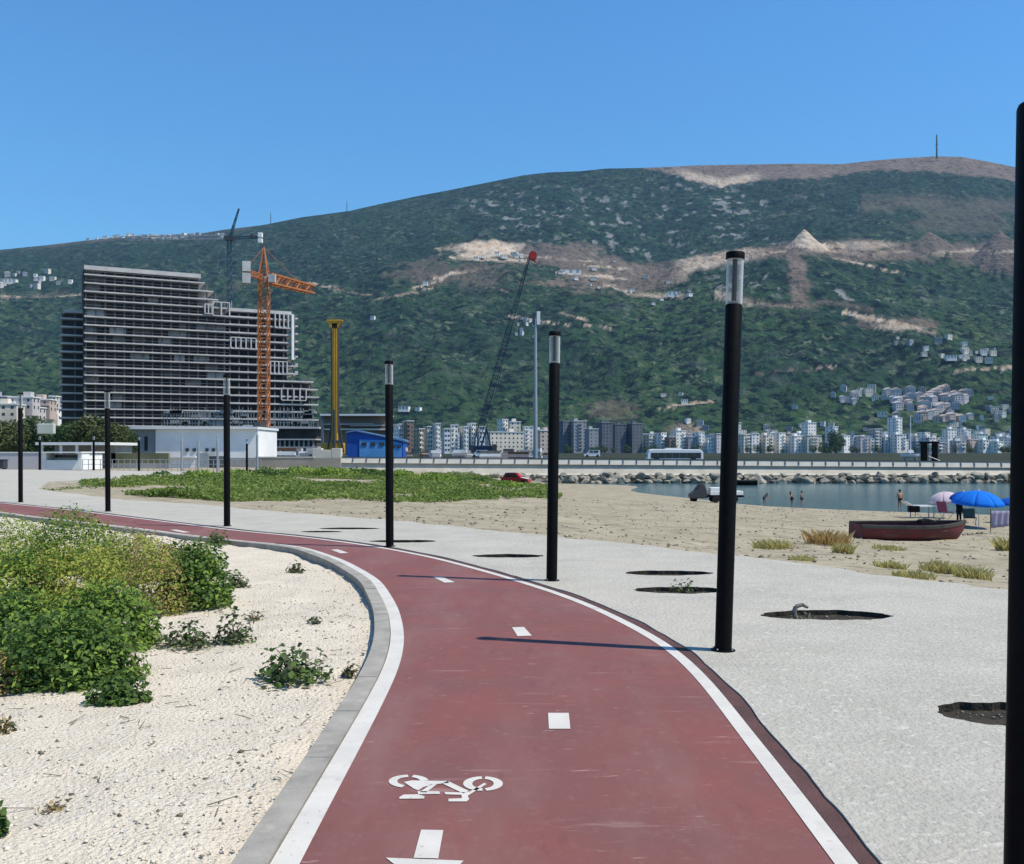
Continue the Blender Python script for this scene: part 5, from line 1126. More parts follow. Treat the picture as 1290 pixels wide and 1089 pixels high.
# ---------------------------------------------------------------- people
M_SKIN = mat('skin', (.36, .20, .13), None, rough=.6); M_HAIR = mat('dark_hair', (.012, .009, .008), None, rough=.7); M_CLOTH_D = mat('dark_cloth', (.012, .014, .02), None, rough=.95); M_CLOTH_N = mat('navy_cloth', (.02, .03, .07), None, rough=.95)
def person(label, loc, rz, pose, cloth, h=1.72, body_m=None):
    t = thing('person', label, 'person', loc, rz); s = h / 1.72
    J = {'pel': (0, 0, .95), 'wai': (0, .0, 1.12), 'che': (0, -.01, 1.33), 'nek': (0, 0, 1.48), 'hed': (0, -.02, 1.60), 'crn': (0, -.01, 1.69),
         'shL': (-.18, 0, 1.42), 'elL': (-.24, 0, 1.13), 'wrL': (-.23, -.06, .90), 'haL': (-.23, -.09, .80), 'shR': (.18, 0, 1.42), 'elR': (.24, 0, 1.13), 'wrR': (.23, -.06, .90), 'haR': (.23, -.09, .80),
         'hiL': (-.10, 0, .90), 'knL': (-.11, -.01, .50), 'anL': (-.11, .02, .09), 'toL': (-.12, -.15, .03), 'hiR': (.10, 0, .90), 'knR': (.11, -.01, .50), 'anR': (.11, .02, .09), 'toR': (.12, -.15, .03)}
    J.update(pose)
    R = {'pel': .14, 'wai': .125, 'che': .145, 'nek': .055, 'hed': .095, 'crn': .08, 'shL': .065, 'elL': .045, 'wrL': .033, 'haL': .04, 'shR': .065, 'elR': .045, 'wrR': .033, 'haR': .04, 'hiL': .09, 'knL': .06, 'anL': .042, 'toL': .035, 'hiR': .09, 'knR': .06, 'anR': .042, 'toR': .035}
    E = [('pel', 'wai'), ('wai', 'che'), ('che', 'nek'), ('nek', 'hed'), ('hed', 'crn'), ('che', 'shL'), ('shL', 'elL'), ('elL', 'wrL'), ('wrL', 'haL'), ('che', 'shR'), ('shR', 'elR'), ('elR', 'wrR'), ('wrR', 'haR'), ('pel', 'hiL'), ('hiL', 'knL'), ('knL', 'anL'), ('anL', 'toL'), ('pel', 'hiR'), ('hiR', 'knR'), ('knR', 'anR'), ('anR', 'toR')]
    K_ = list(J); me = bpy.data.meshes.new('body'); me.from_pydata([tuple(c * s for c in J[k]) for k in K_], [(K_.index(a), K_.index(b)) for a, b in E], [])
    o = bpy.data.objects.new('body', me); C.objects.link(o); o.modifiers.new('skin', 'SKIN')
    sv_ = me.skin_vertices[0].data
    for i, k in enumerate(K_): sv_[i].radius = (R[k] * s, R[k] * s); sv_[i].use_root = (k == 'pel')
    sd = o.modifiers.new('sub', 'SUBSURF'); sd.levels = 1; sd.render_levels = 1
    dg = bpy.context.evaluated_depsgraph_get(); m2 = bpy.data.meshes.new_from_object(o.evaluated_get(dg)); bpy.data.objects.remove(o)
    m2.name = 'body'; m2.materials.clear(); m2.materials.append(body_m or M_SKIN)
    m2.polygons.foreach_set('use_smooth', [True] * len(m2.polygons)); link_mesh('body', m2, None, t)
    hd = Vector(J['hed']) * s; cr_ = Vector(J['crn']) * s
    MB().lathe([(.02, -.02), (.085 * s, -.01), (.112 * s, .03 * s), (.10 * s, .09 * s), (.05 * s, .13 * s)], 12, hd + Vector((0, .02, .02)) * s).build('hair', M_HAIR, t, smooth=True)
    MB().lathe([(.15 * s, -.16 * s), (.185 * s, -.02), (.165 * s, .12 * s)], 14, Vector(J['pel']) * s).build('shorts', cloth, t, smooth=True)
    return t
for px, py, lb, rz, pose, cl in [(963, 634.5, 'bather bending low in the shallow water just right of the tallest lamp post', .3, {'che': (0, -.28, 1.22), 'wai': (0, -.1, 1.1), 'nek': (0, -.42, 1.28), 'hed': (0, -.52, 1.3), 'crn': (0, -.6, 1.33), 'shL': (-.18, -.36, 1.24), 'shR': (.18, -.36, 1.24), 'elL': (-.22, -.45, .98), 'elR': (.22, -.45, .98), 'wrL': (-.2, -.55, .8), 'wrR': (.2, -.55, .8), 'haL': (-.2, -.58, .72), 'haR': (.2, -.58, .72)}, M_CLOTH_N),
                         (998, 635.5, 'bather leaning forward in the shallows, left one of two close together', -1.2, {'che': (0, -.12, 1.31), 'nek': (0, -.2, 1.44), 'hed': (0, -.25, 1.55), 'crn': (0, -.28, 1.63), 'shL': (-.18, -.15, 1.38), 'shR': (.18, -.15, 1.38), 'elR': (.3, -.4, 1.2), 'wrR': (.3, -.62, 1.2), 'haR': (.3, -.7, 1.2)}, M_CLOTH_D),
                         (1010, 635.5, 'bather standing upright in the shallows, right one of two close together', 1.0, {'elL': (-.36, -.1, 1.2), 'wrL': (-.3, -.2, 1.4), 'haL': (-.28, -.22, 1.48)}, M_CLOTH_N),
                         (1133.5, 640, 'lone dark bather standing at the water edge left of the white sun lounger', .2, {}, M_CLOTH_D)]:
    q = G(px, py, WZ); person(lb, (q.x, q.y, WZ - .25), rz, pose, cl, 1.55 if px > 1100 else 1.25)

# ---------------------------------------------------------------- parasols and beach things
def fabric(nm, c, tr=.35):
    m = mat(nm, c, None, rough=.85, spec=.15); N, L = m.node_tree.nodes, m.node_tree.links
    t = N.new('ShaderNodeBsdfTranslucent'); t.inputs[0].default_value = (*c, 1); x = N.new('ShaderNodeMixShader'); x.inputs[0].default_value = tr
    L.new(N['Principled BSDF'].outputs[0], x.inputs[1]); L.new(t.outputs[0], x.inputs[2]); L.new(x.outputs[0], N['Material Output'].inputs['Surface']); return m
M_PB = fabric('blue_parasol_cloth', (.015, .22, .78)); M_PB2 = fabric('deep_blue_parasol_cloth', (.012, .12, .55)); M_PW = fabric('pinkish_white_parasol_cloth', (.72, .60, .64)); M_PM = fabric('maroon_cloth', (.11, .03, .06)); M_PL = fabric('lilac_cloth', (.38, .35, .46)); M_DT = fabric('dark_teal_cloth', (.02, .06, .08))
def parasol(label, px, pybase, pytop, wpx, Y, mats, tilt=(0, 0), n=8):
    z = float(beach_z(np.array(XA(px, Y)), np.array(Y))); q = P(px, pybase, Y); t = thing('parasol', label, 'parasol', (XA(px, Y), Y, z), .2, 'beach parasols')
    H = ZA(pytop, Y) - z; R = wpx * Y / FPX / 2; drop = R * .52
    T = Matrix.Rotation(tilt[0], 4, 'Y') @ Matrix.Rotation(tilt[1], 4, 'X'); top = Vector((0, 0, H))
    MB().tube((0, 0, -.2), (0, 0, H * .55), .02, n=8).build('pole', M_CARW, t); MB().tube((0, 0, H * .55), top, .017, n=8).build('upper_pole', M_CARW, t)
    for k in range(n):
        vs = []; S, Q = 5, 7
        for j in range(Q):
            f = j / (Q - 1); r = R * math.sin(f * 1.25) / math.sin(1.25); zz = -drop * (1 - math.cos(f * 1.25)) / (1 - math.cos(1.25))
            for i in range(S):
                g = i / (S - 1); a = 2 * math.pi * (k + g) / n; sag = 1 - .035 * math.sin(g * math.pi) * f
                vs.append(top + (T @ Vector((math.cos(a) * r * sag, math.sin(a) * r * sag, zz + .02 * math.sin(g * math.pi) * f * -1 * R * .5))))
        fs = [(j * S + i, j * S + i + 1, (j + 1) * S + i + 1, (j + 1) * S + i) for j in range(Q - 1) for i in range(S - 1)]
        o = MB().add(vs, fs).build('canopy_panel', mats[k % len(mats)], t, smooth=True)
        md = o.modifiers.new('thick', 'SOLIDIFY'); md.thickness = .004
        a = 2 * math.pi * k / n
        MB().tube(top + T @ Vector((0, 0, -.05)), top + T @ Vector((math.cos(a) * R * .98, math.sin(a) * R * .98, -drop - .01)), .007, n=4).build('rib', M_STEELG, t)
    MB().lathe([(.03, -.02), (.035, .03), (.012, .09)], 8, top).build('finial', M_CARW, t)
    return t
parasol('large bright blue parasol behind the maroon boat', 1233, 666, 618.5, 63, 46, [M_PB], (.0, .10))
parasol('pinkish white parasol half hidden behind the big blue one', 1189, 655, 620.5, 38, 52, [M_PW, M_PW], (-.22, .12))
parasol('deep blue parasol mostly hidden behind the black post at the right edge', 1276, 664, 627, 40, 49, [M_PB2], (.05, 0))
parasol('low deep blue parasol tucked left of the big blue one', 1214, 660, 620, 34, 48.5, [M_PB2], (-.1, .15))
def bz(px, Y): return float(beach_z(np.array(XA(px, Y)), np.array(Y)))
person('dark clothed person standing under the blue parasols', (XA(1208, 47), 47, bz(1208, 47)), .3, {'elL': (-.26, -.1, 1.15), 'wrL': (-.1, -.28, 1.1), 'haL': (-.02, -.3, 1.12), 'knL': (-.13, -.04, .5)}, M_CLOTH_D, 1.35, M_CLOTH_D)
t = thing('sun_lounger', 'white sun lounger with raised back left of the pinkish parasol', 'sun lounger', (XA(1160, 52), 52, bz(1160, 52)), .1)
MB().b2(-.55, .75, -.3, .3, .62, .70).build('seat', M_CARW, t); MB().loft([[(-.56, -.3, .63), (-.56, .3, .63), (-.56, .3, .70), (-.56, -.3, .70)], [(-.98, -.3, .88), (-.98, .3, .88), (-1.0, .3, .95), (-1.0, -.3, .95)]]).build('backrest', M_CARW, t)
for a in (-.45, .6):
    for b in (-.26, .26): MB().tube((a, b, -.05), (a, b, .62), .03, n=6).build('leg', M_STEELG, t)
t = bevel(MB().b2(-.28, .28, -.2, .2, 0, .34).build('bag', M_BLACK, None, loc=(XA(1151, 51), 51, bz(1151, 51) + .35)), .06); tag(t, 'small dark bag standing by the white sun lounger', 'bag')
t = thing('folding_chair', 'maroon folding beach chair in the shade of the pinkish parasol', 'chair', (XA(1192, 50), 50, bz(1192, 50)), .2)
MB().b2(-.27, .27, -.25, .25, .40, .44).build('seat', M_PM, t); MB().loft([[(-.27, .25, .42), (.27, .25, .42), (.27, .28, .42), (-.27, .28, .42)], [(-.27, .42, .95), (.27, .42, .95), (.27, .45, .95), (-.27, .45, .95)]]).build('backrest', M_PM, t)
for a in (-.25, .25):
    for b in (-.23, .24): MB().tube((a, b, -.03), (a, -b, .40), .013, n=5).build('leg', M_STEELG, t)
t = thing('folding_chair', 'dark teal folding chair under the big blue parasol', 'chair', (XA(1222, 47), 47, bz(1222, 47)), -.3)
MB().b2(-.27, .27, -.25, .25, .40, .44).build('seat', M_DT, t); MB().loft([[(-.27, .25, .42), (.27, .25, .42), (.27, .28, .42), (-.27, .28, .42)], [(-.27, .4, .85), (.27, .4, .85), (.27, .43, .85), (-.27, .43, .85)]]).build('backrest', M_DT, t)
for a in (-.25, .25):
    for b in (-.23, .24): MB().tube((a, b, -.03), (a, -b, .40), .013, n=5).build('leg', M_STEELG, t)
# towel on a line between two stakes
Yt = 43.0
t = thing('windbreak', 'lilac striped windbreak cloth hanging below the big blue parasol by the black post', 'windbreak', (XA(1257, Yt), Yt, bz(1257, Yt)), .15)
mb = MB(); vs = []
for j in range(6):
    for i in range(13):
        g = i / 12; vs.append((-.32 + .9 * g, .04 * math.sin(g * 19 + j * .3), 1.0 - .78 * j / 5 * (1 - .12 * g) ))
mb.add(vs, [(j * 13 + i, j * 13 + i + 1, (j + 1) * 13 + i + 1, (j + 1) * 13 + i) for j in range(5) for i in range(12)]); o = mb.build('cloth', M_PL, t, smooth=True); o.modifiers.new('thick', 'SOLIDIFY').thickness = .005
for a in (-.34, .6): MB().tube((a, .03, -.2), (a, .03, 1.1), .018, n=6).build('stake', M_PLANK, t)
Yd = 40; t = MB(); 
for a in range(5): t.tube((-.5 + a * .2, 0, .03 + .02 * a), (-.3 + a * .22, .1, .07), .05, .03, 6)
t.tube((-.2, .02, .05), (.5, .15, .16), .045, .02, 6); o = t.build('driftwood', M_DEB, None, loc=(XA(1228, Yd), Yd, bz(1228, Yd))); tag(o, 'dark driftwood lying on the sand right of the maroon boat bow', 'driftwood')
# ---------------------------------------------------------------- lamp posts
M_DIFF = bpy.data.materials.new('frosted_acrylic'); M_DIFF.use_nodes = True
def _d(m):
    N, L = m.node_tree.nodes, m.node_tree.links; b = N['Principled BSDF']; b.inputs['Base Color'].default_value = (.62, .65, .65, 1); b.inputs['Roughness'].default_value = .25; b.inputs['Specular IOR Level'].default_value = .5
    lw = N.new('ShaderNodeLayerWeight'); lw.inputs['Blend'].default_value = .45
    r = N.new('ShaderNodeMapRange'); r.inputs[1].default_value = .05; r.inputs[2].default_value = .75; r.inputs[3].default_value = .12; r.inputs[4].default_value = .8
    L.new(lw.outputs['Facing'], r.inputs[0]); t = N.new('ShaderNodeBsdfTransparent'); t.inputs[0].default_value = (.9, .93, .93, 1); x = N.new('ShaderNodeMixShader')
    L.new(r.outputs[0], x.inputs[0]); L.new(t.outputs[0], x.inputs[1]); L.new(b.outputs[0], x.inputs[2]); L.new(x.outputs[0], N['Material Output'].inputs['Surface'])
_d(M_DIFF)
PR = 0.073
def lamp(px, py, pyhead, pytop, pxtop, label, group, z=PZ, r=None):
    q = G(px, py, z); Y = q.y; H1 = ZA(pyhead, Y) - z; H2 = ZA(pytop, Y) - z; r = r or PR
    t = thing('street_lamp', label, 'lamp post', q, 0, group)
    dx = (pxtop - px) * Y / FPX; t.rotation_euler = (0, math.atan2(dx, H2), 0)
    MB().lathe([(r * 1.0, -.05), (r, H1 - .012), (r * .9, H1)], 28).build('post', M_BLACK, t, smooth='auto')
    MB().lathe([(r * 1.45, -.02), (r * 1.45, .008), (r * 1.02, .012)], 24).build('base_plate', M_BLACK, t, smooth='auto')
    for k in range(4):
        a = math.pi / 4 + k * math.pi / 2; MB().lathe([(.008, .0125), (.008, .02), (.004, .023)], 6, (math.cos(a) * r * 1.24, math.sin(a) * r * 1.24, 0)).build('bolt', M_STEELG, t)
    MB().lathe([(r * .99, H1 + .002), (r * .99, H2 - .062)], 28).build('diffuser', M_DIFF, t, smooth='auto')
    MB().lathe([(r * .3, H1 + .004), (r * .3, H2 - .064)], 12).build('lamp_stem', M_BLACK, t, smooth='auto')
    MB().lathe([(r * .7, H1 + .003), (r * .9, H1 + .02), (r * .3, H1 + .03)], 20).build('collar', M_STEELG, t, smooth='auto')
    MB().lathe([(r * 1.12, H2 - .06), (r * 1.12, H2 - .008), (r * 1.04, H2)], 28).build('cap', M_BLACK, t, smooth='auto')
    return t
GL = 'black lamp posts along the cycle path'
lamp(911, 819.5, 384, 318, 926.5, 'tallest full lamp post, right of the path, its thin shadow crossing the red asphalt', GL)
lamp(695, 731.5, 458, 418, 699, 'middle lamp post between the slender aerial mast and the grey tower blocks', GL)
lamp(491, 688.5, 485, 455, 490, 'lamp post in front of the blue shed', GL)
lamp(286, 663, 498, 473, 285.5, 'lamp post in front of the white hall, below the teal tower crane', GL)
lamp(136, 644.5, 515, 492, 135, 'lamp post with the left part of the unfinished tower rising behind it', GL)
lamp(26, 633, 514.5, 495, 25.5, 'leftmost black lamp post, nearest the left edge', GL)
q = G(1293, 1188, PZ)
t = thing('lamp_column', 'nearest thick black post cut off by the right edge of the picture', 'post', q, 0); H1 = ZA(129, q.y) - PZ
t.rotation_euler = (0, math.atan2(14 * q.y / FPX, H1) + .004, 0)
MB().lathe([(.0765, -.05), (.0765, H1 - .02), (.071, H1 - .005), (.06, H1)], 36).build('post', M_BLACK, t, smooth='auto'); MB().lathe([(.13, -.02), (.13, .012), (.078, .016)], 24).build('base_plate', M_BLACK, t, smooth='auto')
for k in range(4):
    a = math.pi / 4 + k * math.pi / 2; MB().lathe([(.011, .0165), (.011, .03), (.005, .034)], 6, (math.cos(a) * .105, math.sin(a) * .105, 0)).build('bolt', M_STEELG, t)
for px, pyb, pyt, lb in [(50, 594, 548, 'thin far lamp post beside the white kiosk'), (118, 592.5, 548, 'thin far lamp post between the kiosk and the second lamp post from the left'), (175, 591.5, 549, 'thin far lamp post before the blue-grey part of the white hall'), (229, 591.5, 550, 'thin far lamp post before the middle of the white hall'), (250, 586, 556, 'thinnest far post before the white hall'), (274, 590.5, 550, 'thin far lamp post left of the nearer one below the teal crane'), (311, 589, 554, 'thin dark far lamp post before the right end of the white hall'), (324, 589, 541, 'thin far post at the right corner of the white hall')]:
    Y = 90; q = P(px, pyb, Y); q.z = min(q.z, .05); t = thing('street_lamp', lb, 'lamp post', (q.x, Y, q.z), 0, 'small far lamp posts by the white hall'); H = ZA(pyt, Y) - q.z
    m_ = M_BLACK if px in (118, 175, 311, 50) else M_STEELG
    MB().tube((0, 0, -.3), (0, 0, H * .86), .11, .10, 10).build('post', m_, t, smooth='auto'); MB().tube((0, 0, H * .86), (0, 0, H * .97), .09, .09, 10).build('diffuser', M_DIFF, t); MB().tube((0, 0, H * .97), (0, 0, H), .11, .1, 10).build('cap', m_, t)

# ---------------------------------------------------------------- plants
LF = {'ivy': leafmat('leaf_ivy', (.042, .095, .024), (.15, .235, .052), 2.2, .38), 'bright': leafmat('leaf_bright', (.12, .23, .03), (.27, .36, .06), 1.6, .38), 'lime': leafmat('leaf_lime', (.26, .31, .05), (.42, .42, .09), 1.2, .38), 'dry': leafmat('leaf_dry', (.27, .19, .07), (.40, .31, .14), 1.2, .3), 'grey': leafmat('leaf_weed', (.055, .080, .034), (.12, .135, .065), 2.0, .3)}
M_STEM = mat('weed_stem', (.12, .11, .06), (.20, .15, .09), 4)
def gz_at(x, y): return float(gravel_z(np.array(x), np.array(y)))
def bush(label, px, py, wpx, hpx, kinds, n, size, seed, name='bush', cat='bush', group='bushes left of the path', dep=.9, z=None, shell=.5, sprig=True, flat=.0):
    q = G(px, py, -.05); Y = q.y + wpx * q.y / FPX * dep / 2 * .5; x = XA(px, Y); zb = gz_at(x, Y) if z is None else z
    rx = wpx * Y / FPX / 2; rz_ = hpx * Y / FPX; ry_ = rx * dep
    t = thing(name, label, cat, (x, Y, zb), 0, group); r = random.Random(seed)
    mb = MB()
    for k in range(14):
        a = r.uniform(0, 6.28); f = r.uniform(.3, .95); e = Vector((math.cos(a) * rx * f, math.sin(a) * ry_ * f, rz_ * r.uniform(.25, .85) * (1.1 - f * .6))); m1 = Vector((e.x * .45, e.y * .45, e.z * .7)); mb.tube((e.x * .05, e.y * .05, -.05), m1, .007, .006, 4, caps=False); mb.tube(m1, e, .006, .003, 4, caps=False)
    mb.build('stems', M_STEM, t)
    tot = sum(w for _, w in kinds); n = int(n * (1.55 if n > 1000 else 1))
    for i, (k, w) in enumerate(kinds):
        m_ = int(n * w / tot); V, F = leaf_soup(m_, (rx, ry_, rz_), size * (1 if k != 'dry' else .8), seed * 10 + i, shell, .5, .26, wid=.85 if k in ('ivy', 'grey') else .5)
        V[:, 2] = np.where(V[:, 2] < 0, np.abs(V[:, 2]) * .35, V[:, 2])
        link_mesh('foliage', soup_mesh('foliage', V, F, LF[k]), None, t)
    return t
B = bush
B('dense dark ivy-like bush in front, nearest the camera', 92, 868, 190, 92, [('ivy', 3), ('bright', .6)], 5200, .052, 1, shell=.35)
B('dark ivy-like runner spilling onto the white ground to the right of the nearest bush', 150, 888, 80, 44, [('ivy', 1)], 900, .05, 2, shell=.3)
B('dark bush behind the nearest one at the left edge', 25, 830, 150, 88, [('ivy', 1.4), ('bright', 1.4)], 4200, .055, 3)
B('tall dark green bush standing above the bare patch', 130, 818, 135, 78, [('ivy', 1.6), ('bright', 1.6)], 4800, .055, 4)
B('bright green bush at the left edge in the middle of the thicket', 12, 772, 130, 85, [('bright', 2), ('lime', 1), ('ivy', .6)], 4000, .06, 5)
B('yellowish green bush in the heart of the thicket', 90, 770, 150, 88, [('lime', 3), ('bright', 1), ('dry', .6)], 4600, .055, 6)
B('dry brownish bush at the right side of the thicket', 190, 775, 95, 92, [('dry', 2), ('lime', 1), ('bright', .5)], 3000, .05, 7)
B('dark leafy bush at the right tip of the thicket', 243, 765, 92, 72, [('ivy', 2), ('bright', 1.2)], 3600, .06, 8)
B('bright green bush farthest left in the rear of the thicket', 15, 722, 130, 66, [('bright', 2), ('lime', 1)], 6120, .05, 9)
B('tall bright bush forming the top of the thicket', 95, 722, 130, 76, [('bright', 2), ('ivy', 1), ('lime', .6)], 7480, .05, 10)
B('yellow-green bush in the rear middle of the thicket', 170, 732, 120, 66, [('lime', 2), ('bright', 1), ('dry', .8)], 6800, .05, 11)
B('low olive bush at the rear right of the thicket', 232, 728, 90, 46, [('lime', 1), ('ivy', 1), ('dry', .5)], 4760, .05, 12)
B('small dry yellow grass clump at the lower left edge', 2, 872, 60, 60, [('dry', 2), ('lime', .5)], 900, .05, 13)
B('low green weed just inside the lower left corner', -8, 1062, 34, 50, [('ivy', 1)], 160, .05, 14, 'weed', 'weed', None)
GW = 'weeds on the white ground'
B('sprawling dark weed nearest the kerb, largest of the single weeds', 368, 862, 105, 56, [('ivy', 1.4), ('grey', 1)], 520, .055, 21, 'weed', 'weed', GW, shell=.25)
B('low grey-green weed beside the thicket tip', 236, 815, 76, 36, [('grey', 1), ('ivy', .6)], 420, .05, 22, 'weed', 'weed', GW, shell=.3)
B('taller grey-green weed right of its low neighbour', 295, 810, 50, 44, [('grey', 1), ('ivy', .6)], 300, .05, 23, 'weed', 'weed', GW, shell=.3)
B('small weed standing off the right tip of the thicket', 298, 740, 34, 24, [('grey', 1), ('ivy', .5)], 220, .06, 24, 'weed', 'weed', GW, shell=.3)
B('small weed touching the kerb on the far bend', 373, 721, 28, 15, [('grey', 1)], 150, .055, 25, 'weed', 'weed', GW, shell=.3)
B('weed growing against the kerb far along the bend', 274, 688, 36, 18, [('ivy', 1), ('grey', 1)], 260, .07, 26, 'weed', 'weed', GW, shell=.3)
B('tiny dark weed at the foot of the kerb right of the largest weed', 440, 850, 26, 20, [('grey', 1)], 40, .05, 27, 'weed', 'weed', GW, shell=.3)
B('dry twiggy tuft on the white ground near the lower left', 66, 1020, 40, 14, [('dry', 1)], 26, .045, 28, 'weed', 'weed', GW, shell=.3)
B('flat dry tuft at the left edge below the bushes', 4, 924, 40, 24, [('dry', 1), ('grey', .4)], 60, .06, 29, 'weed', 'weed', GW, shell=.3)
B('wispy dry tuft between the two kerbside weeds', 322, 782, 34, 16, [('dry', 1), ('grey', .4)], 50, .05, 30, 'weed', 'weed', GW, shell=.3)
B('tiny weed right of the wispy dry tuft', 397, 790, 24, 10, [('grey', 1)], 24, .05, 31, 'weed', 'weed', GW, shell=.3)
gpit = pit_geo[1]; B('small pale green weed growing out of a tree pit beside the tallest lamp post', 861, 747.5, 40, 17, [('grey', 1.4), ('bright', .4)], 130, .05, 32, 'weed', 'weed', None, z=-.06, shell=.3)
g0 = pit_geo[0]; c0 = G(1008, 777, PZ)
t = thing('root_stub', 'grey curled root stub standing in the nearest full tree pit', 'root', (c0.x, g0[1] + .02, -.07)); mb = MB(); pp = [(0, 0, 0), (-.03, 0, .1), (-.01, 0, .17), (.06, 0, .19), (.12, .01, .16)]
for k in range(4): mb.tube(pp[k], pp[k + 1], .032 - .004 * k, .028 - .004 * k, 7)
mb.tube((.1, 0, 0), (.13, .01, .1), .03, .02, 6); mb.build('stub', mat('grey_root', (.22, .20, .17), (.10, .09, .075), 9, 5), t)
for k in range(7):
    a = random.uniform(0, 6.28); 
V, F = leaf_soup(60, (.16, .1, .06), .035, 71); link_mesh('dry_leaves', soup_mesh('dry_leaves', V + np.array([.05, 0, .05]), F, LF['grey']), None, t)

# grass and tufts
def blades(n, xs_, ys_, zf, hmin, hmax, w, seed, bend=.4):
    r = np.random.default_rng(seed); h = r.uniform(hmin, hmax, n) * r.uniform(.6, 1, n); a = r.uniform(0, 6.28, n); b = r.uniform(0, 6.28, n); z = zf(xs_, ys_)
    dx, dy = np.cos(a) * w / 2, np.sin(a) * w / 2; ex, ey = np.cos(b) * h * bend * r.random(n), np.sin(b) * h * bend * r.random(n)
    V = np.stack([np.stack([xs_ - dx, ys_ - dy, z - .03], -1), np.stack([xs_ + dx, ys_ + dy, z - .03], -1), np.stack([xs_ + ex * .5 + dx * .7, ys_ + ey * .5 + dy * .7, z + h * .6], -1), np.stack([xs_ + ex * 1.2, ys_ + ey * 1.2, z + h], -1)], 1)
    i = (np.arange(n) * 4)[:, None]; F = np.concatenate([i + np.array([[0, 1, 2]]), i + np.array([[0, 2, 3]])], 1).reshape(-1, 3); return V.reshape(-1, 3), F
def gpoly(pts):      # outline on the beach surface: (px, py) to ground by a few steps of refinement
    o = []
    for px, py in pts:
        z = -.1
        for _ in range(12): g = G(px, py, z); z = float(beach_z(np.array(g.x), np.array(g.y)))
        o.append((g.x, g.y))
    return o
green_px = [(66, 617), (100, 613), (170, 605), (215, 603), (300, 598.5), (420, 595), (540, 597), (620, 603), (692, 612), (702, 622), (690, 627), (600, 631), (500, 632), (400, 630), (300, 631), (200, 627), (120, 622)]
gp = gpoly(green_px); ga = np.array(gp)
rg = np.random.default_rng(5); n = 260000
x = rg.uniform(ga[:, 0].min(), ga[:, 0].max(), n); y = ga[:, 1].min() + (ga[:, 1].max() - ga[:, 1].min()) * rg.random(n) ** 1.3
k = pip(x + 1.2 * fbm(x * .3, y * .3, 3, 3), y + 3 * fbm(x * .2, y * .2, 4, 3), gp) & (fbm(x * .16, y * .10, 51, 4) + .35 * rg.random(n) > .11); x, y = x[k], y[k]
def weed_leaves(x, y, zf, hfun, size, seed):
    r = np.random.default_rng(seed); n = len(x); z = zf(x, y) + hfun * r.random(n) ** .7; p = np.stack([x, y, z], -1)
    nrm = r.normal(size=(n, 3)) * .7 + np.array([0, -.1, .55]); nrm /= np.linalg.norm(nrm, axis=1)[:, None]; t = np.cross(nrm, r.normal(size=(n, 3))); t /= np.linalg.norm(t, axis=1)[:, None]; b = np.cross(nrm, t); s = (size * r.uniform(.5, 1.3, n))[:, None]
    V = np.stack([p - t * s * .6, p + b * s * .3 + nrm * s * .1, p + t * s * .6, p - b * s * .3 + nrm * s * .1], 1); i = (np.arange(n) * 4)[:, None]
    return V.reshape(-1, 3), np.concatenate([i + np.array([[0, 1, 2]]), i + np.array([[0, 2, 3]])], 1).reshape(-1, 3)
hf = np.clip(.22 + .45 * fbm(x * .45, y * .3, 61, 4), .03, .55)
V, F = weed_leaves(x, y, beach_z, hf, .17, 6)
M_GRASS = leafmat('meadow_weeds', (.075, .160, .024), (.26, .30, .075), .22, .35)
o = link_mesh('weed_meadow', soup_mesh('weed_meadow', V, F, M_GRASS)); tag(o, 'strip of bright green weeds and grass growing between the paving and the quay wall', 'grass', kind='stuff')
rs = random.Random(9)
for i, (px, py, w, h) in enumerate([(206, 603, 24, 9), (250, 602, 46, 10), (292, 601, 40, 10), (335, 601, 46, 13), (372, 599, 44, 11), (415, 600, 48, 12), (460, 601, 50, 11), (505, 602, 44, 9), (548, 606, 44, 10), (595, 609, 44, 9), (640, 614, 40, 8)]):
    z = -.2
    for _ in range(10): g = G(px, py, z); z = float(beach_z(np.array(g.x), np.array(g.y)))
    s = g.y / FPX; t = thing('bush', f"low bush, {ORD[i]} from left in the row behind the weed strip", 'bush', (g.x, g.y, z), 0, 'dark bushes at the back of the weeds')
    V, F = leaf_soup(900, (w * s * .62, w * s * .5, h * s * .9), .28, 300 + i, .4, .5, .4); V[:, 2] = np.abs(V[:, 2]); link_mesh('foliage', soup_mesh('foliage', V, F, LF['ivy'] if i % 3 == 0 else LF['bright']), None, t)
    mb = MB(); [mb.tube((0, 0, -.1), (rs.uniform(-.5, .5) * w * s * .5, rs.uniform(-.4, .4) * w * s * .5, h * s * .5), .03, .015, 4) for _ in range(6)]; mb.build('stems', M_STEM, t)
M_TUFT = leafmat('dry_tuft_grass', (.38, .33, .10), (.52, .46, .19), 1.5, .35); M_TUFTO = leafmat('orange_tuft_grass', (.42, .26, .09), (.52, .37, .15), 1.5, .35)
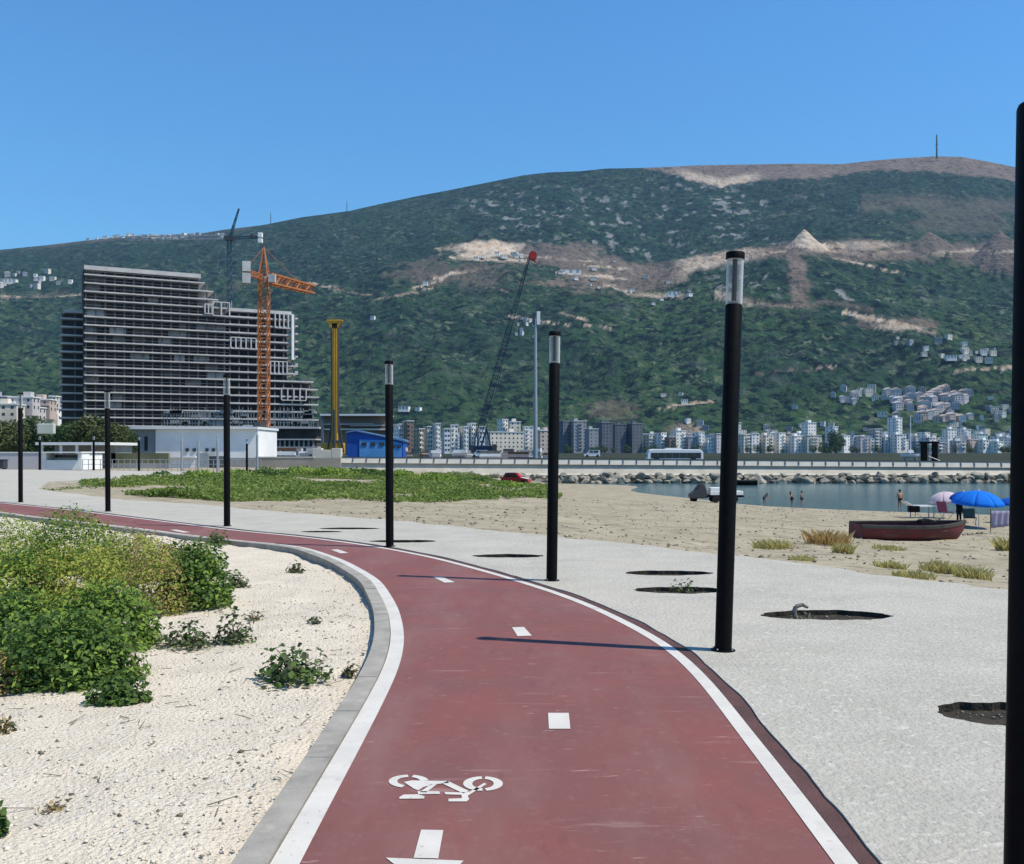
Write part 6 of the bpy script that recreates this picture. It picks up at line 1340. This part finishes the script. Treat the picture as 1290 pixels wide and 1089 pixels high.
for i, (px, py, w, h, m_, lb) in enumerate([(973, 691, 48, 10, M_TUFT, 'yellow dry grass tuft left of the orange one, near the edge of the paving'), (1043, 686, 54, 15, M_TUFTO, 'orange-brown dry tuft just left of the maroon boat'), (1062, 697, 26, 11, M_TUFT, 'small pale tuft below the orange-brown one'), (1010, 707, 30, 6, M_TUFT, 'sparse low tuft at the paving edge below the yellow one'), (1123, 716, 36, 8, M_TUFT, 'low yellow tuft left of a larger pair by the paving edge'), (1183, 721, 44, 13, M_TUFT, 'larger yellow-green tuft below the maroon boat'), (1226, 729, 42, 13, M_TUFT, 'rightmost full yellow tuft on the sand before the black post'), (1150, 728, 50, 8, M_TUFT, 'flat spreading tuft at the very edge of the paving'), (1120, 692, 40, 5, M_TUFT, 'flat sparse tuft below the stern of the maroon boat'), (1268, 694, 22, 14, M_TUFT, 'tuft half hidden by the black post at the right edge')]):
    z = -.2
    for _ in range(12): g = G(px, py, z); z = float(beach_z(np.array(g.x), np.array(g.y)))
    s = g.y / FPX; r = np.random.default_rng(500 + i); n = int(160 + w * 7); a = r.uniform(0, 6.28, n); f = r.random(n) ** .8; x = g.x + np.cos(a) * f * w * s / 2; y = g.y + np.sin(a) * f * w * s / 2 * 1.2
    V, F = blades(n, x, y, beach_z, h * s * .5, h * s * 1.5, .022, 600 + i, .9); V = V - np.array([g.x, g.y, z]); o = link_mesh('dry_tuft', soup_mesh('dry_tuft', V, F, m_), None, None, (g.x, g.y, z)); tag(o, lb, 'grass tuft', 'dry tufts on the sand')
# trees at the back of the left plaza
M_LF_OL = leafmat('leaf_olive', (.045, .065, .020), (.095, .115, .035), .6)
PT = [tree_proto(41, (2.6, 2.4, 2.1), 1.6, 2600, .34, M_LF_OL), tree_proto(42, (2.2, 2.2, 2.4), 1.5, 2600, .32, M_LF_DARK)]
for i, (px, pyb, Y, s, k, lb) in enumerate([(-14, 588, 116, 1.0, 0, 'olive green tree at the very left edge behind the plaza wall'), (12, 587, 112, 1.0, 0, 'leafy tree left of the leftmost lamp post behind the plaza wall'), (40, 586, 118, 1.05, 1, 'dark tree right of the leftmost lamp post, left of the raised tank'), (90, 585, 125, 1.0, 1, 'dark low tree behind the pavilion, right of the raised tank'), (116, 585, 118, 1.12, 0, 'bright olive tree left of the second lamp post from the left'), (140, 586, 116, .95, 0, 'olive tree directly behind the second lamp post from the left'), (155, 586, 119, .85, 1, 'dark tree touching the left end of the white hall'), (72, 585, 128, .9, 1, 'dark tree mostly hidden behind the raised tank')]):
    key = id(PT[k]); o = PT[k] if key not in usedt else copy_tree(PT[k]); usedt.add(key); q = P(px, pyb, Y); o.location = q; o.scale = (s,) * 3; o.rotation_euler = (0, 0, i * 1.3); tag(o, lb, 'tree', 'trees behind the plaza')

# ---------------------------------------------------------------- air between here and the mountain
hz = bpy.data.materials.new('haze'); hz.use_nodes = True
N, L = hz.node_tree.nodes, hz.node_tree.links; N.remove(N['Principled BSDF']); pv = N.new('ShaderNodeVolumePrincipled')
pv.inputs['Color'].default_value = (.42, .70, 1.0, 1); pv.inputs['Density'].default_value = 0.000043; pv.inputs['Anisotropy'].default_value = 0.0
L.new(pv.outputs[0], N['Material Output'].inputs['Volume'])
hb = MB().b2(-13000, 13000, -13000, 13000, -7.0, 1600).build('haze', hz); hb['kind'] = 'stuff'; hb['label'] = 'thin bluish haze over the bay and the mountain'
